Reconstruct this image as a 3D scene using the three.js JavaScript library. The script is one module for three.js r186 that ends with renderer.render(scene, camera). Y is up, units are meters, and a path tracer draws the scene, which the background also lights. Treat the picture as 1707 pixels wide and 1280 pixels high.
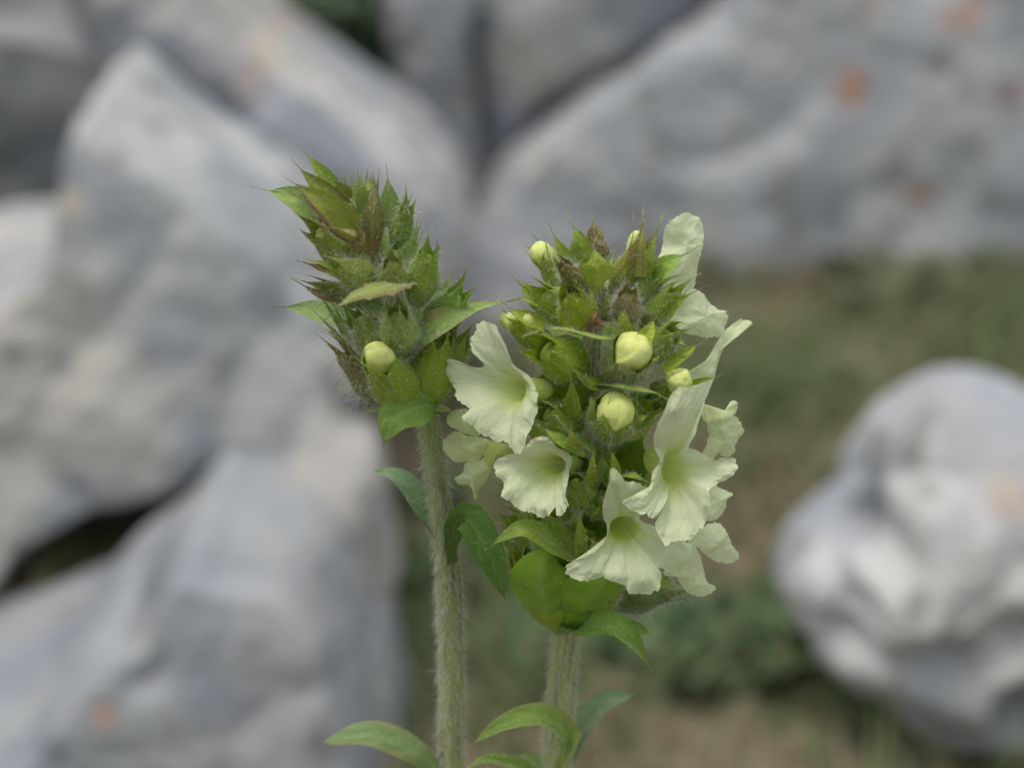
import * as THREE from 'three';
import { mergeGeometries, mergeVertices } from 'three/addons/utils/BufferGeometryUtils.js';
import { ImprovedNoise } from 'three/addons/math/ImprovedNoise.js';

// ---------------------------------------------------------------- camera, sky, sun, exposure
const scene = new THREE.Scene();
const PW = 1707, PH = 1280, PITCH = 20 * Math.PI / 180, DIST = 0.25, TANY = 0.195;
const camera = new THREE.PerspectiveCamera(2 * Math.atan(TANY) * 180 / Math.PI, PW / PH, 0.01, 200);
camera.position.set(0, DIST * Math.sin(PITCH), DIST * Math.cos(PITCH));
camera.lookAt(0, 0, 0);
camera.focus = 0.2425;
camera.userData.fStop = 14;
camera.updateMatrixWorld(true);

const SW = 128, SH = 64, skyData = new Float32Array(SW * SH * 4);
for (let y = 0; y < SH; y++) for (let x = 0; x < SW; x++) {
  const el = ((y + 0.5) / SH - 0.5) * Math.PI, s = Math.max(0, Math.sin(el));
  const L = el > 0 ? 0.95 * (1 + 2 * s) / 3 : 0.32, i = (y * SW + x) * 4;          // even overcast sky
  skyData[i] = L * 0.965; skyData[i + 1] = L * 0.99; skyData[i + 2] = L * 1.03; skyData[i + 3] = 1;
}
const sky = new THREE.DataTexture(skyData, SW, SH, THREE.RGBAFormat, THREE.FloatType);
sky.mapping = THREE.EquirectangularReflectionMapping; sky.magFilter = THREE.LinearFilter; sky.needsUpdate = true;
scene.background = sky; scene.environment = sky;

const sun = new THREE.DirectionalLight(0xfff4e4, 1.3);
sun.position.set(-0.7, 2.4, 0.25); sun.castShadow = true; sun.shadow.radius = 45;
sun.shadow.mapSize.set(2048, 2048);
Object.assign(sun.shadow.camera, { left: -1.2, right: 1.2, top: 1.2, bottom: -1.2, near: 0.1, far: 8 });
scene.add(sun);

const renderer = new THREE.WebGLRenderer({ antialias: true });
renderer.toneMapping = THREE.LinearToneMapping;
renderer.toneMappingExposure = 1.4;
renderer.shadowMap.enabled = true;

// ---------------------------------------------------------------- helpers
let seed = 12345;
const rnd = () => { seed = (seed + 0x6D2B79F5) | 0; let t = Math.imul(seed ^ (seed >>> 15), 1 | seed); t = (t + Math.imul(t ^ (t >>> 7), 61 | t)) ^ t; return ((t ^ (t >>> 14)) >>> 0) / 4294967296; };
const rr = (a, b) => a + (b - a) * rnd();
const V = (x, y, z) => new THREE.Vector3(x, y, z);
const clamp = (x, a = 0, b = 1) => Math.min(b, Math.max(a, x));
const sm = (a, b, x) => { const t = clamp((x - a) / (b - a)); return t * t * (3 - 2 * t); };
const mix = (a, b, t) => a + (b - a) * t;
const mix3 = (a, b, t) => [mix(a[0], b[0], t), mix(a[1], b[1], t), mix(a[2], b[2], t)];
const noiser = new ImprovedNoise();
const noise = (x, y, z) => noiser.noise(x, y, z);
const fbm = (x, y, z, o = 4) => { let s = 0, a = 0.5; for (let i = 0; i < o; i++) { s += a * noise(x, y, z); x = x * 2.03 + 7.1; y = y * 2.03 + 3.7; z = z * 2.03 + 1.3; a *= 0.5; } return s; };
const MM = 0.001, U = 2 * TANY * DIST / PH;                    // U: metres per photograph pixel at the plants
const camP = camera.position.clone(), rayD = V(), upv = V(0, 1, 0), FRONT = V(0, Math.sin(PITCH), Math.cos(PITCH));
function Q(px, py, zmm = 0) {                                   // the point of the vertical plane z (mm) seen at photograph pixel px, py
  rayD.set((px - PW / 2) / PH * 2 * TANY, (PH / 2 - py) / PH * 2 * TANY, -1).applyQuaternion(camera.quaternion);
  return camP.clone().addScaledVector(rayD, (zmm * MM - camP.z) / rayD.z);
}
const frame = (x0, y0, k) => (p) => [x0 + p[0] * k, y0 + p[1] * k, ...p.slice(2)];
const used = {};
const numbered = (n) => { const k = used[n] = (used[n] ?? -1) + 1; return k ? n + '_' + String(k).padStart(3, '0') : n; };
function tag(o, label, category, group, kind) { o.userData = { label, category }; if (group) o.userData.group = group; if (kind) o.userData.kind = kind; return o; }
function mesh(name, g, m, parent) { const o = new THREE.Mesh(g, m); o.name = name; o.castShadow = o.receiveShadow = true; parent.add(o); return o; }

// a grid of points with colours; fn(u, v) fills P and C
function grid(nu, nv, fn, wrap = false) {
  const cols = wrap ? nu : nu + 1, n = cols * (nv + 1), pos = new Float32Array(n * 3), col = new Float32Array(n * 3), uv = new Float32Array(n * 2), idx = [];
  const P = V(), C = [1, 1, 1], T = [0, 0];
  for (let j = 0; j <= nv; j++) for (let i = 0; i < cols; i++) {
    const k = j * cols + i; T[0] = i / nu; T[1] = j / nv; C[0] = C[1] = C[2] = 1;
    fn(i / nu, j / nv, P, C, T);
    pos[k * 3] = P.x; pos[k * 3 + 1] = P.y; pos[k * 3 + 2] = P.z; col[k * 3] = C[0]; col[k * 3 + 1] = C[1]; col[k * 3 + 2] = C[2]; uv[k * 2] = T[0]; uv[k * 2 + 1] = T[1];
  }
  for (let j = 0; j < nv; j++) for (let i = 0; i < nu; i++) {
    const a = j * cols + i, b = j * cols + (i + 1) % cols, c = a + cols, d = b + cols;
    idx.push(a, b, d, a, d, c);
  }
  const g = new THREE.BufferGeometry();
  g.setAttribute('position', new THREE.BufferAttribute(pos, 3)); g.setAttribute('color', new THREE.BufferAttribute(col, 3)); g.setAttribute('uv', new THREE.BufferAttribute(uv, 2));
  g.setIndex(idx); g.computeVertexNormals(); g.userData = { cols, nu, nv };
  return g;
}

// ---------------------------------------------------------------- textures (grain and fine relief)
function dataTex(n, fn, rep) {
  const d = new Uint8Array(n * n * 4);
  for (let y = 0; y < n; y++) for (let x = 0; x < n; x++) { const h = clamp(fn(x / n, y / n)) * 255, i = (y * n + x) * 4; d[i] = d[i + 1] = d[i + 2] = h; d[i + 3] = 255; }
  const t = new THREE.DataTexture(d, n, n); t.magFilter = THREE.LinearFilter; t.minFilter = THREE.LinearMipmapLinearFilter; t.generateMipmaps = true;
  t.wrapS = t.wrapT = THREE.RepeatWrapping; t.repeat.set(rep, rep); t.needsUpdate = true; return t;
}
const tiled = (f) => (x, y) => { const wx = x, wy = y; return f(x, y) * (1 - wx) * (1 - wy) + f(x - 1, y) * wx * (1 - wy) + f(x, y - 1) * (1 - wx) * wy + f(x - 1, y - 1) * wx * wy; };
const leafTex = dataTex(256, tiled((x, y) => { const a = fbm(x * 9, y * 9, 1, 4), b = noise(x * 28, y * 28, 5); return 0.5 + a * 0.6 + b * 0.35; }), 1);
const petalTex = dataTex(256, tiled((x, y) => 0.5 + noise(x * 22 + noise(x * 3, y * 3, 2) * 3, y * 9, 3) * 0.3 + fbm(x * 14, y * 14, 8, 4) * 0.5), 1);
const stemTex = dataTex(256, tiled((x, y) => 0.5 + noise(x * 30, y * 4, 3) * 0.6 + noise(x * 20, y * 20, 9) * 0.3), 1);
const rockTex = dataTex(512, tiled((x, y) => 0.5 + fbm(x * 12, y * 12, 4, 6) * 0.9), 1);

// ---------------------------------------------------------------- materials
const green = new THREE.MeshPhysicalMaterial({ vertexColors: true, roughness: 0.62, transmission: 0.3, thickness: 0, specularIntensity: 0.5, bumpMap: leafTex, bumpScale: 0.00014, side: THREE.DoubleSide });
const petal = new THREE.MeshPhysicalMaterial({ vertexColors: true, roughness: 0.75, transmission: 0.42, thickness: 0, specularIntensity: 0.35, bumpMap: petalTex, bumpScale: 0.00016, side: THREE.DoubleSide });
const budMat = new THREE.MeshPhysicalMaterial({ vertexColors: true, roughness: 0.6, transmission: 0.12, thickness: 0, specularIntensity: 0.4, bumpMap: petalTex, bumpScale: 0.00008, side: THREE.DoubleSide });
const stemMat = new THREE.MeshStandardMaterial({ vertexColors: true, roughness: 0.75, bumpMap: stemTex, bumpScale: 0.00025 });
const hairMat = new THREE.MeshPhysicalMaterial({ color: new THREE.Color().setRGB(0.82, 0.84, 0.76), roughness: 0.5, transmission: 0.35, thickness: 0 });
const glandMat = new THREE.MeshPhysicalMaterial({ color: new THREE.Color().setRGB(0.8, 0.75, 0.35), roughness: 0.15 });
const rockMat = new THREE.MeshStandardMaterial({ vertexColors: true, roughness: 0.92, bumpMap: rockTex, bumpScale: 0.003 });
const soilMat = new THREE.MeshStandardMaterial({ vertexColors: true, roughness: 1, bumpMap: rockTex, bumpScale: 0.004 });
const grassMat = new THREE.MeshPhysicalMaterial({ color: 0xffffff, roughness: 0.8, transmission: 0.25, thickness: 0, side: THREE.DoubleSide });

// ---------------------------------------------------------------- ground
const GY = -0.30;
const groundY = (x, z) => { const d = Math.hypot(x, z + 0.7); return GY + 0.018 * fbm(x * 5, z * 5, 0.3, 4) + 0.05 * sm(1.2, 4, d) * fbm(x * 0.8, z * 0.8, 4, 3) * 6; };
{
  const N = 240, sp = (t) => Math.sign(t) * (0.95 * Math.abs(t) + 70 * Math.pow(Math.abs(t), 8));
  const g = grid(N, N, (u, v, P, C, T) => {
    const x = 0.15 + sp(u * 2 - 1), z = -0.65 - sp(v * 2 - 1); P.set(x, groundY(x, z), z);
    const a = fbm(x * 9, z * 9, 2, 4), b = fbm(x * 30, z * 30, 8, 3);
    let c = mix3([0.155, 0.132, 0.088], [0.065, 0.085, 0.035], sm(-0.15, 0.2, a)); c = mix3(c, [0.27, 0.235, 0.175], sm(0.05, 0.35, b));
    C[0] = c[0]; C[1] = c[1]; C[2] = c[2]; T[0] = x * 4; T[1] = z * 4;
  });
  const o = mesh('ground', g, soilMat, scene); o.userData = { kind: 'structure', label: 'brown and olive soil between the boulders' };
}

// ---------------------------------------------------------------- boulders
const STAIN = [0.42, 0.17, 0.08];
function boulder(label, outline, zc, depth, o = {}) {
  const Z = zc * 1000, c = V(), ys = outline.map((p) => p[1]), y0 = Math.min(...ys), y1 = Math.max(...ys);
  const pts = outline.map(([x, y]) => Q(x, y, Z - depth * 550 * clamp(1 - 2 * (y - y0) / (y1 - y0), -0.6, 1)));   // the top edge seen is the far one
  pts.forEach((p) => c.add(p)); c.multiplyScalar(1 / pts.length); if (o.c) c.copy(Q(...o.c, Z));
  const NA = 720, R = new Float32Array(NA);                     // outline radius for each direction round the centre
  const crv = new THREE.CatmullRomCurve3(pts, true, 'centripetal').getPoints(1500);
  for (const p of crv) { const k = Math.floor(((Math.atan2(p.y - c.y, p.x - c.x) / (2 * Math.PI) + 1) % 1) * NA) % NA; R[k] = Math.max(R[k], Math.hypot(p.x - c.x, p.y - c.y)); }
  for (let pass = 0; pass < 40; pass++) for (let k = 0; k < NA; k++) if (!R[k]) R[k] = R[(k + 1) % NA] || R[(k + NA - 1) % NA];
  const ks = o.box ?? 0.62, amp = o.amp ?? 0.012, sd = o.seed ?? 1, f = o.freq ?? 14;
  const cuts = (o.cuts ?? []).map(([nx, ny, nz, d]) => [V(nx, ny, nz).normalize(), d]);
  const spots = (o.spots ?? []).map(([x, y, r, col]) => [Q(x, y, Z + depth * 550), r * 0.8 * U * (camP.z - zc) / camP.z, col ?? STAIN]);
  const dents = (o.dents ?? []).map(([x, y, r, dp]) => [Q(x, y, Z + depth * 600), r * U * (camP.z - zc) / camP.z, dp * MM]);
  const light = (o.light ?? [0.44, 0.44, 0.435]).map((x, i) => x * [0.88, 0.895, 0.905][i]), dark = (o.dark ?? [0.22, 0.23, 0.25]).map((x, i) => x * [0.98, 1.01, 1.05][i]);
  const d = V(), q = V();
  const g = grid(220, 170, (u, v, P, C, T) => {
    const t1 = 1 - Math.abs(2 * v - 1), th = u * Math.PI * 2, ph0 = Math.PI / 2 * Math.pow(1 - Math.pow(1 - t1, 1.35), 1 / ks), ph = v < 0.5 ? ph0 : Math.PI - ph0;               // poles towards and away from the viewer
    const rho = Math.pow(Math.sin(ph), ks), zz = Math.sign(Math.cos(ph)) * Math.pow(Math.abs(Math.cos(ph)), ks);
    const kf = u * NA, k0 = Math.floor(kf) % NA, r = mix(R[k0], R[(k0 + 1) % NA], kf % 1);
    const lean = (o.lean ?? 0) * r * rho * Math.sin(th);
    P.set(c.x + Math.cos(th) * r * rho, c.y + Math.sin(th) * r * rho, zc + depth * zz + lean);
    d.copy(P).sub(c).normalize();
    for (const [n, dd] of cuts) { q.copy(P).sub(c); const over = q.dot(n) - dd; if (over > 0) P.addScaledVector(n, -over * 0.93); }
    const h = 1.2 * fbm(P.x * f + sd * 9, P.y * f, P.z * f, 5) - 0.45 * Math.pow(1 - Math.abs(noise(P.x * f * 0.8 + sd, P.y * f * 0.8, P.z * f * 0.8)), 6) + 0.15;
    P.addScaledVector(d, h * amp);
    if (P.z > zc) for (const [p, rad, dp] of dents) { const e2 = Math.hypot(P.x - p.x, P.y - p.y) / rad + 0.5 * noise(P.x * 40, P.y * 40, sd); if (e2 < 2.2) P.addScaledVector(d, -dp * Math.exp(-e2 * e2 * 1.4)); }
    const a = fbm(P.x * 11 + sd * 5, P.y * 11, P.z * 11 + 2, 5), b = fbm(P.x * 30 + sd, P.y * 30, P.z * 30, 4), e = fbm(P.x * 8 + sd * 3, P.y * 8 + 8, P.z * 8, 3);
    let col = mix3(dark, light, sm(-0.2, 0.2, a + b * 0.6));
    col = mix3(col, [0.44, 0.415, 0.37], (o.tan ?? 0.6) * sm(0.06, 0.26, e + b * 0.3));
    col = mix3(col, [0.14, 0.145, 0.145], 0.7 * sm(0.16, 0.3, b - a * 0.2));
    for (const [p, rad, sc] of spots) { const w = sm(1.1, 0.3, Math.hypot(P.x - p.x, P.y - p.y) / rad + b * 1.6); col = mix3(col, sc, w * 0.7); }
    C[0] = col[0]; C[1] = col[1]; C[2] = col[2]; T[0] = P.x * 6 + P.z * 3; T[1] = P.y * 6;
  });
  const s = mesh(numbered('boulder'), g, rockMat, scene);
  g.computeBoundingBox(); const bb = g.boundingBox, base = V((bb.min.x + bb.max.x) / 2, bb.min.y, (bb.min.z + bb.max.z) / 2);
  g.translate(-base.x, -base.y, -base.z); s.position.copy(base);
  tag(s, label, 'boulder', 'limestone boulders behind the flowers');
  return s;
}
boulder('large pale limestone boulder behind the left flower spike, its middle whitish and tan', [[-260, 470], [-120, 400], [0, 385], [110, 350], [185, 290], [212, 180], [235, 75], [300, 120], [400, 210], [500, 290], [560, 390], [605, 520], [590, 630], [545, 665], [450, 655], [330, 715], [225, 755], [130, 815], [50, 890], [0, 975], [-150, 1040], [-300, 1050]], -0.63, 0.14,
  { seed: 15, amp: 0.012, spots: [[130, 330, 30, [0.4, 0.36, 0.3]]], cuts: [[0.15, 0.2, 0.95, 0.11]], light: [0.43, 0.437, 0.435], dark: [0.27, 0.28, 0.295] });
boulder('dark grey boulder with a pale top edge at the upper left corner of the picture', [[-300, -20], [-100, 10], [60, 22], [180, 40], [250, 75], [262, 200], [220, 380], [100, 470], [-300, 520]], -0.84, 0.12,
  { seed: 2, amp: 0.008, cuts: [[-0.1, -0.35, 0.93, 0.055]], lean: 0.35, light: [0.42, 0.42, 0.42], dark: [0.22, 0.23, 0.24] });
boulder('long diagonal limestone slab running down from the top behind the left flower spike', [[150, -220], [300, -220], [400, -60], [440, 20], [530, 90], [625, 170], [715, 245], [760, 320], [780, 450], [690, 520], [560, 450], [470, 330], [370, 240], [260, 150], [190, 30]], -0.84, 0.12,
  { seed: 3, amp: 0.009, spots: [[432, 105, 28, [0.36, 0.27, 0.21]]], light: [0.48, 0.47, 0.46] });
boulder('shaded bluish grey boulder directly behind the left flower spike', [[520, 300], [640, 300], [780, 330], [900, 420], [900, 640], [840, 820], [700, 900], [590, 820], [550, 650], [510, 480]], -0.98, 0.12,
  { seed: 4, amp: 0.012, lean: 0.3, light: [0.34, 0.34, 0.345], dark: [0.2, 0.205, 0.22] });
boulder('upright grey block left of the narrow vertical crack at the top centre', [[655, -160], [720, -170], [800, -160], [797, 40], [803, 150], [812, 250], [800, 350], [730, 290], [680, 200], [655, 100]], -1.22, 0.13, { seed: 5, amp: 0.008, box: 0.5 });
boulder('grey block between the vertical crack and the diagonal crack at the top centre', [[778, -170], [1000, -180], [1200, -170], [1140, 0], [1060, 55], [960, 120], [880, 185], [845, 235], [805, 300], [793, 200], [780, 60]], -1.24, 0.13, { seed: 6, amp: 0.008, box: 0.45, c: [900, 20] });
boulder('broad grey limestone face with orange lichen spots at the upper right', [[1180, -10], [1100, 65], [1000, 130], [900, 215], [830, 280], [800, 420], [820, 560], [900, 640], [1050, 640], [1250, 560], [1400, 490], [1600, 430], [1850, 440], [1950, 200], [1950, -250], [1250, -250]], -1.12, 0.15,
  { seed: 7, amp: 0.012, cuts: [[0, 0.18, 0.98, 0.07]], spots: [[1420, 148, 34, [0.42, 0.18, 0.07]], [1562, 128, 26], [1525, 325, 36, [0.4, 0.2, 0.13]], [1690, 150, 34, [0.2, 0.11, 0.1]], [1605, 45, 34, [0.36, 0.18, 0.13]], [1640, 10, 30, [0.4, 0.22, 0.15]], [1460, 15, 36, [0.36, 0.26, 0.21]], [1310, 290, 30, [0.18, 0.19, 0.19]]], light: [0.47, 0.475, 0.485], dark: [0.31, 0.325, 0.345], tan: 0.35 });
boulder('smooth bluish grey slab with a pointed top and one orange stain at the lower left', [[-250, 1220], [-100, 1125], [0, 1080], [120, 1015], [220, 905], [310, 825], [385, 735], [430, 750], [480, 760], [540, 790], [590, 880], [630, 1000], [660, 1150], [680, 1500], [300, 1700], [-250, 1650]], -0.43, 0.11,
  { seed: 8, amp: 0.008, spots: [[190, 1152, 34, [0.44, 0.2, 0.12]]], cuts: [[0.1, 0.3, 0.94, 0.085]], light: [0.32, 0.33, 0.345], dark: [0.22, 0.232, 0.255], tan: 0.2, dents: [[205, 1040, 45, 16], [250, 1105, 36, 12], [265, 935, 30, 10]], c: [300, 1180] });
boulder('small tan grey rock below the left flower head, between slab and stem', [[470, 760], [510, 705], [570, 688], [625, 705], [645, 790], [655, 900], [660, 1000], [600, 1060], [545, 1000], [500, 850]], -0.50, 0.05,
  { seed: 9, amp: 0.008, light: [0.42, 0.40, 0.37], dark: [0.26, 0.25, 0.24] });
boulder('rounded whitish boulder standing alone in the dry grass at the right', [[1335, 1010], [1338, 930], [1385, 850], [1415, 760], [1470, 685], [1560, 620], [1660, 598], [1770, 620], [1850, 720], [1880, 1000], [1800, 1230], [1700, 1255], [1570, 1215], [1460, 1170], [1385, 1125]], -0.43, 0.07,
  { seed: 33, amp: 0.014, box: 0.8, tan: 0.2, dents: [[1560, 1065, 55, 22], [1475, 915, 45, 18], [1660, 1010, 50, 16], [1690, 1160, 70, 25], [1420, 1010, 40, 12], [1400, 1090, 50, 14]], spots: [[1665, 800, 46, [0.42, 0.32, 0.25]], [1475, 915, 30, [0.26, 0.22, 0.21]]], light: [0.54, 0.545, 0.55], dark: [0.29, 0.30, 0.32] });
boulder('added backing rock in the gap under the large left boulder, crevice shadow in its greys', [[-250, 1000], [0, 900], [200, 740], [420, 660], [560, 640], [620, 740], [560, 900], [300, 1050], [0, 1200], [-250, 1250]], -0.64, 0.03, { seed: 11, amp: 0.006, light: [0.3, 0.3, 0.3], dark: [0.16, 0.16, 0.16] });  // added to back the crevice, its darker greys stand in for deep shadow
boulder('small pale stone lying in the grass below the right flower spike', [[1055, 1110], [1080, 1060], [1140, 1045], [1190, 1075], [1205, 1120], [1160, 1160], [1095, 1155]], -0.62, 0.03, { seed: 12, amp: 0.005, box: 0.8, light: [0.42, 0.41, 0.40], dark: [0.3, 0.3, 0.3] });
boulder('distant grey rock bank closing the view above the boulders', [[-700, -420], [200, -380], [900, -400], [1700, -380], [2400, -400], [2500, 240], [1700, 300], [800, 320], [0, 300], [-700, 260]], -1.75, 0.2, { seed: 13, amp: 0.03, freq: 7 });

// ---------------------------------------------------------------- grass, litter and low foliage on the ground (far out of focus)
function bladeProto(n = 4, bend = 0.5) {
  return grid(1, n, (u, v, P, C) => { P.set((u - 0.5) * 2 * (1 - v * 0.92), v * (1 - 0.25 * bend * v), bend * v * v * 0.7); });
}
const dummy = new THREE.Object3D(), colr = new THREE.Color();
function scatter(name, label, category, proto, mat, items, parent = scene) {
  const o = new THREE.InstancedMesh(proto, mat, items.length); o.name = name; o.castShadow = o.receiveShadow = true;
  items.forEach((it, i) => { dummy.position.copy(it.p); dummy.rotation.set(0, 0, 0); dummy.quaternion.setFromAxisAngle(upv, it.yaw); dummy.rotateX(it.tilt); dummy.scale.set(it.w, it.l, it.l); dummy.updateMatrix(); o.setMatrixAt(i, dummy.matrix); o.setColorAt(i, colr.setRGB(...it.c)); });
  parent.add(o); if (label) tag(o, label, category, null, 'stuff'); else o.userData.kind = 'stuff'; return o;
}
{
  const proto = bladeProto(), items = [];
  for (let k = 0; k < 60000; k++) {
    const x = rr(-0.45, 0.85), z = rr(-1.25, -0.26), cl = fbm(x * 6 + 4, z * 6, 3, 3), wet = fbm(x * 4, z * 4, 9, 3);
    if (rnd() > sm(-0.25, 0.15, cl) + 0.12) continue;
    const dry = rnd() < 0.5 + wet * 1.8;
    const c = dry ? mix3([0.32, 0.25, 0.155], [0.22, 0.15, 0.09], rnd()) : mix3([0.08, 0.13, 0.035], [0.15, 0.19, 0.06], rnd());
    items.push({ p: V(x, groundY(x, z) - 0.002, z), yaw: rr(0, 6.28), tilt: rr(0.1, 1.25), w: rr(0.0007, 0.0016), l: rr(0.02, dry ? 0.05 : 0.065), c });
  }
  scatter('grass', 'short dry and green grass covering the ground between the boulders', 'grass', proto, grassMat, items);
}
function lowHerb(label, px, py, zc, n, spread, cols) {           // a low leafy herb on the ground far behind
  const p0 = Q(px, py, zc * 1000), root = new THREE.Group(); root.name = numbered('low_herb'); root.position.set(p0.x, groundY(p0.x, zc) - 0.004, zc); scene.add(root);
  const proto = grid(4, 6, (u, v, P) => { const w = Math.pow(Math.sin(Math.PI * clamp(v * 0.93 + 0.06)), 0.8), s = (u - 0.5) * 2; P.set(s * w, v - 0.25 * v * v, 0.35 * v * v + 0.12 * s * s * w); });
  const items = [];
  for (let k = 0; k < n; k++) items.push({ p: V(rr(-1, 1) * spread, Math.max(0, p0.y - root.position.y) * Math.sqrt(rnd()), rr(-1, 1) * spread * 0.5), yaw: rr(0, 6.28), tilt: rr(0, 1.1), w: rr(0.005, 0.009), l: rr(0.018, 0.038), c: mix3(cols[0], cols[1], rnd()) });
  const fo = scatter('foliage', null, null, proto, grassMat, items, root);
  mesh('stem', new THREE.CylinderGeometry(0.0012, 0.002, Math.max(0.02, p0.y - root.position.y), 7).translate(0, Math.max(0.01, (p0.y - root.position.y) / 2), 0), new THREE.MeshStandardMaterial({ color: 0x4a4a22, roughness: 0.9 }), root);
  tag(root, label, 'plant', 'low green herbs between the rocks');
}
lowHerb('dark green bush in the gap between the rocks at the top centre', 570, 0, -1.15, 900, 0.085, [[0.03, 0.07, 0.03], [0.06, 0.12, 0.045]]);
lowHerb('green leafy clump on the ground beside the right stem at the bottom', 1070, 1170, -0.50, 420, 0.055, [[0.05, 0.11, 0.035], [0.10, 0.17, 0.06]]);
lowHerb('green leafy clump on the ground between the two stems at the bottom', 850, 1090, -0.56, 320, 0.045, [[0.05, 0.10, 0.03], [0.10, 0.16, 0.05]]);
lowHerb('dark green tuft at the foot of the tan rock left of the left stem', 690, 960, -0.66, 110, 0.03, [[0.04, 0.08, 0.025], [0.09, 0.12, 0.04]]);
lowHerb('olive green tuft in front of the broad rock face at the right', 1610, 470, -1.0, 260, 0.08, [[0.09, 0.12, 0.05], [0.15, 0.17, 0.08]]);
lowHerb('small olive tuft in the grass left of the rounded whitish boulder', 1270, 690, -0.80, 110, 0.05, [[0.08, 0.12, 0.04], [0.15, 0.18, 0.07]]);
lowHerb('dark green tuft in the grass just right of the open flowers', 1240, 880, -0.68, 90, 0.03, [[0.05, 0.08, 0.03], [0.10, 0.12, 0.05]]);
lowHerb('low green tuft in the grass at the bottom edge right of the stems', 1250, 1230, -0.46, 70, 0.03, [[0.06, 0.11, 0.035], [0.13, 0.16, 0.06]]);
lowHerb('green tuft under the rounded whitish boulder at the lower right', 1470, 1240, -0.47, 120, 0.045, [[0.05, 0.10, 0.02], [0.10, 0.16, 0.04]]);

// ---------------------------------------------------------------- the two flowering plants
const hairProto = (() => { const g = grid(3, 3, (u, v, P) => { const a = u * Math.PI * 2, r = 1 - v * 0.9; P.set(Math.cos(a) * r, v, Math.sin(a) * r); }, true);
  return g; })();
function curvedHair(b) { const g = hairProto.clone(), p = g.attributes.position; g.deleteAttribute('color'); g.deleteAttribute('uv'); for (let i = 0; i < p.count; i++) { const v = p.getY(i); p.setX(i, p.getX(i)); p.setXYZ(i, p.getX(i) + b * 22 * v * v, v - 0.12 * b * v * v, p.getZ(i)); } g.computeVertexNormals(); return g; }
const HAIRS = [curvedHair(0.15), curvedHair(0.6), curvedHair(1)];
const glandProto = new THREE.IcosahedronGeometry(1, 1);

class Plant {
  constructor(name, base, label) {
    this.root = new THREE.Group(); this.root.name = numbered(name); this.root.position.copy(base); scene.add(this.root); this.base = base;
    tag(this.root, label, 'flowering plant', 'flowering plants in focus');
    this.hairs = [[], [], []]; this.glands = [];
  }
  add(name, g, m, parent = this.root, label) { g.translate(-this.base.x, -this.base.y, -this.base.z); const o = mesh(name, g, m, parent); if (label) o.userData.label = label; return o; }
  // hairs on a geometry given in world space (call before add)
  sow(g, o = {}) {
    const p = g.attributes.position, ix = g.index.array, nt = ix.length / 3, cum = new Float32Array(nt), a = V(), b = V(), c = V(), n = V(), d = V(), q = new THREE.Quaternion(), m = new THREE.Matrix4(), roll = new THREE.Quaternion();
    let tot = 0;
    for (let t = 0; t < nt; t++) { a.fromBufferAttribute(p, ix[t * 3]); b.fromBufferAttribute(p, ix[t * 3 + 1]); c.fromBufferAttribute(p, ix[t * 3 + 2]); tot += b.sub(a).cross(c.sub(a)).length() / 2; cum[t] = tot; }
    const put = (count, fn) => { for (let k = 0; k < count; k++) { const r = rnd() * tot; let lo = 0, hi = nt - 1; while (lo < hi) { const mid = (lo + hi) >> 1; if (cum[mid] < r) lo = mid + 1; else hi = mid; }
      let u = rnd(), v = rnd(); if (u + v > 1) { u = 1 - u; v = 1 - v; }
      a.fromBufferAttribute(p, ix[lo * 3]); b.fromBufferAttribute(p, ix[lo * 3 + 1]).sub(a); c.fromBufferAttribute(p, ix[lo * 3 + 2]).sub(a);
      n.crossVectors(b, c).normalize(); a.addScaledVector(b, u).addScaledVector(c, v); fn(); } };
    const mm2 = tot * 1e6, dens = o.density ?? 5, len = o.len ?? 0.9, rad = o.rad ?? 0.016, dir = o.dir, flip = o.flip ?? 0;
    put(Math.round(mm2 * dens), () => {
      if (o.outside ? n.dot(d.copy(a).sub(o.outside(a))) < 0 : (rnd() < 0.5)) n.negate();
      if (o.mask && !o.mask(a)) return;
      d.set(rr(-1, 1), rr(-1, 1), rr(-1, 1)).multiplyScalar(o.messy ?? 0.6).addScaledVector(n, o.stand ?? 0.8); if (dir) d.addScaledVector(dir, o.along ?? 0.5);
      d.normalize(); q.setFromUnitVectors(upv, d); roll.setFromAxisAngle(upv, rnd() * 6.283); q.multiply(roll);
      const L = len * MM * (0.45 + rnd() * rnd() * 1.3), w = rad * MM * rr(0.7, 1.2);
      m.compose(a.sub(this.base), q, b.set(w, L, w)); this.hairs[Math.floor(rnd() * 3)].push(m.clone());
    });
    put(Math.round(mm2 * (o.glands ?? 0.35) * 1.3), () => { if (rnd() < 0.5) n.negate(); const r = rr(0.035, 0.07) * MM; m.compose(a.addScaledVector(n, r * 0.6).sub(this.base), q.identity(), b.set(r, r, r)); this.glands.push(m.clone()); });
  }
  finish(hairLabel) {
    this.hairs.forEach((list, k) => { if (!list.length) return; const o = new THREE.InstancedMesh(HAIRS[k], hairMat, list.length); list.forEach((m, i) => o.setMatrixAt(i, m)); o.name = 'hair'; o.userData = { kind: 'stuff' }; this.root.add(o); });
    const o = new THREE.InstancedMesh(glandProto, glandMat, this.glands.length); this.glands.forEach((m, i) => o.setMatrixAt(i, m)); o.name = 'gland'; o.userData = { kind: 'stuff' }; this.root.add(o);
  }
}

const PALE = [0.58, 0.58, 0.27], PURPLE = [0.16, 0.06, 0.055], BROWN = [0.2, 0.12, 0.05];
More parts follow.
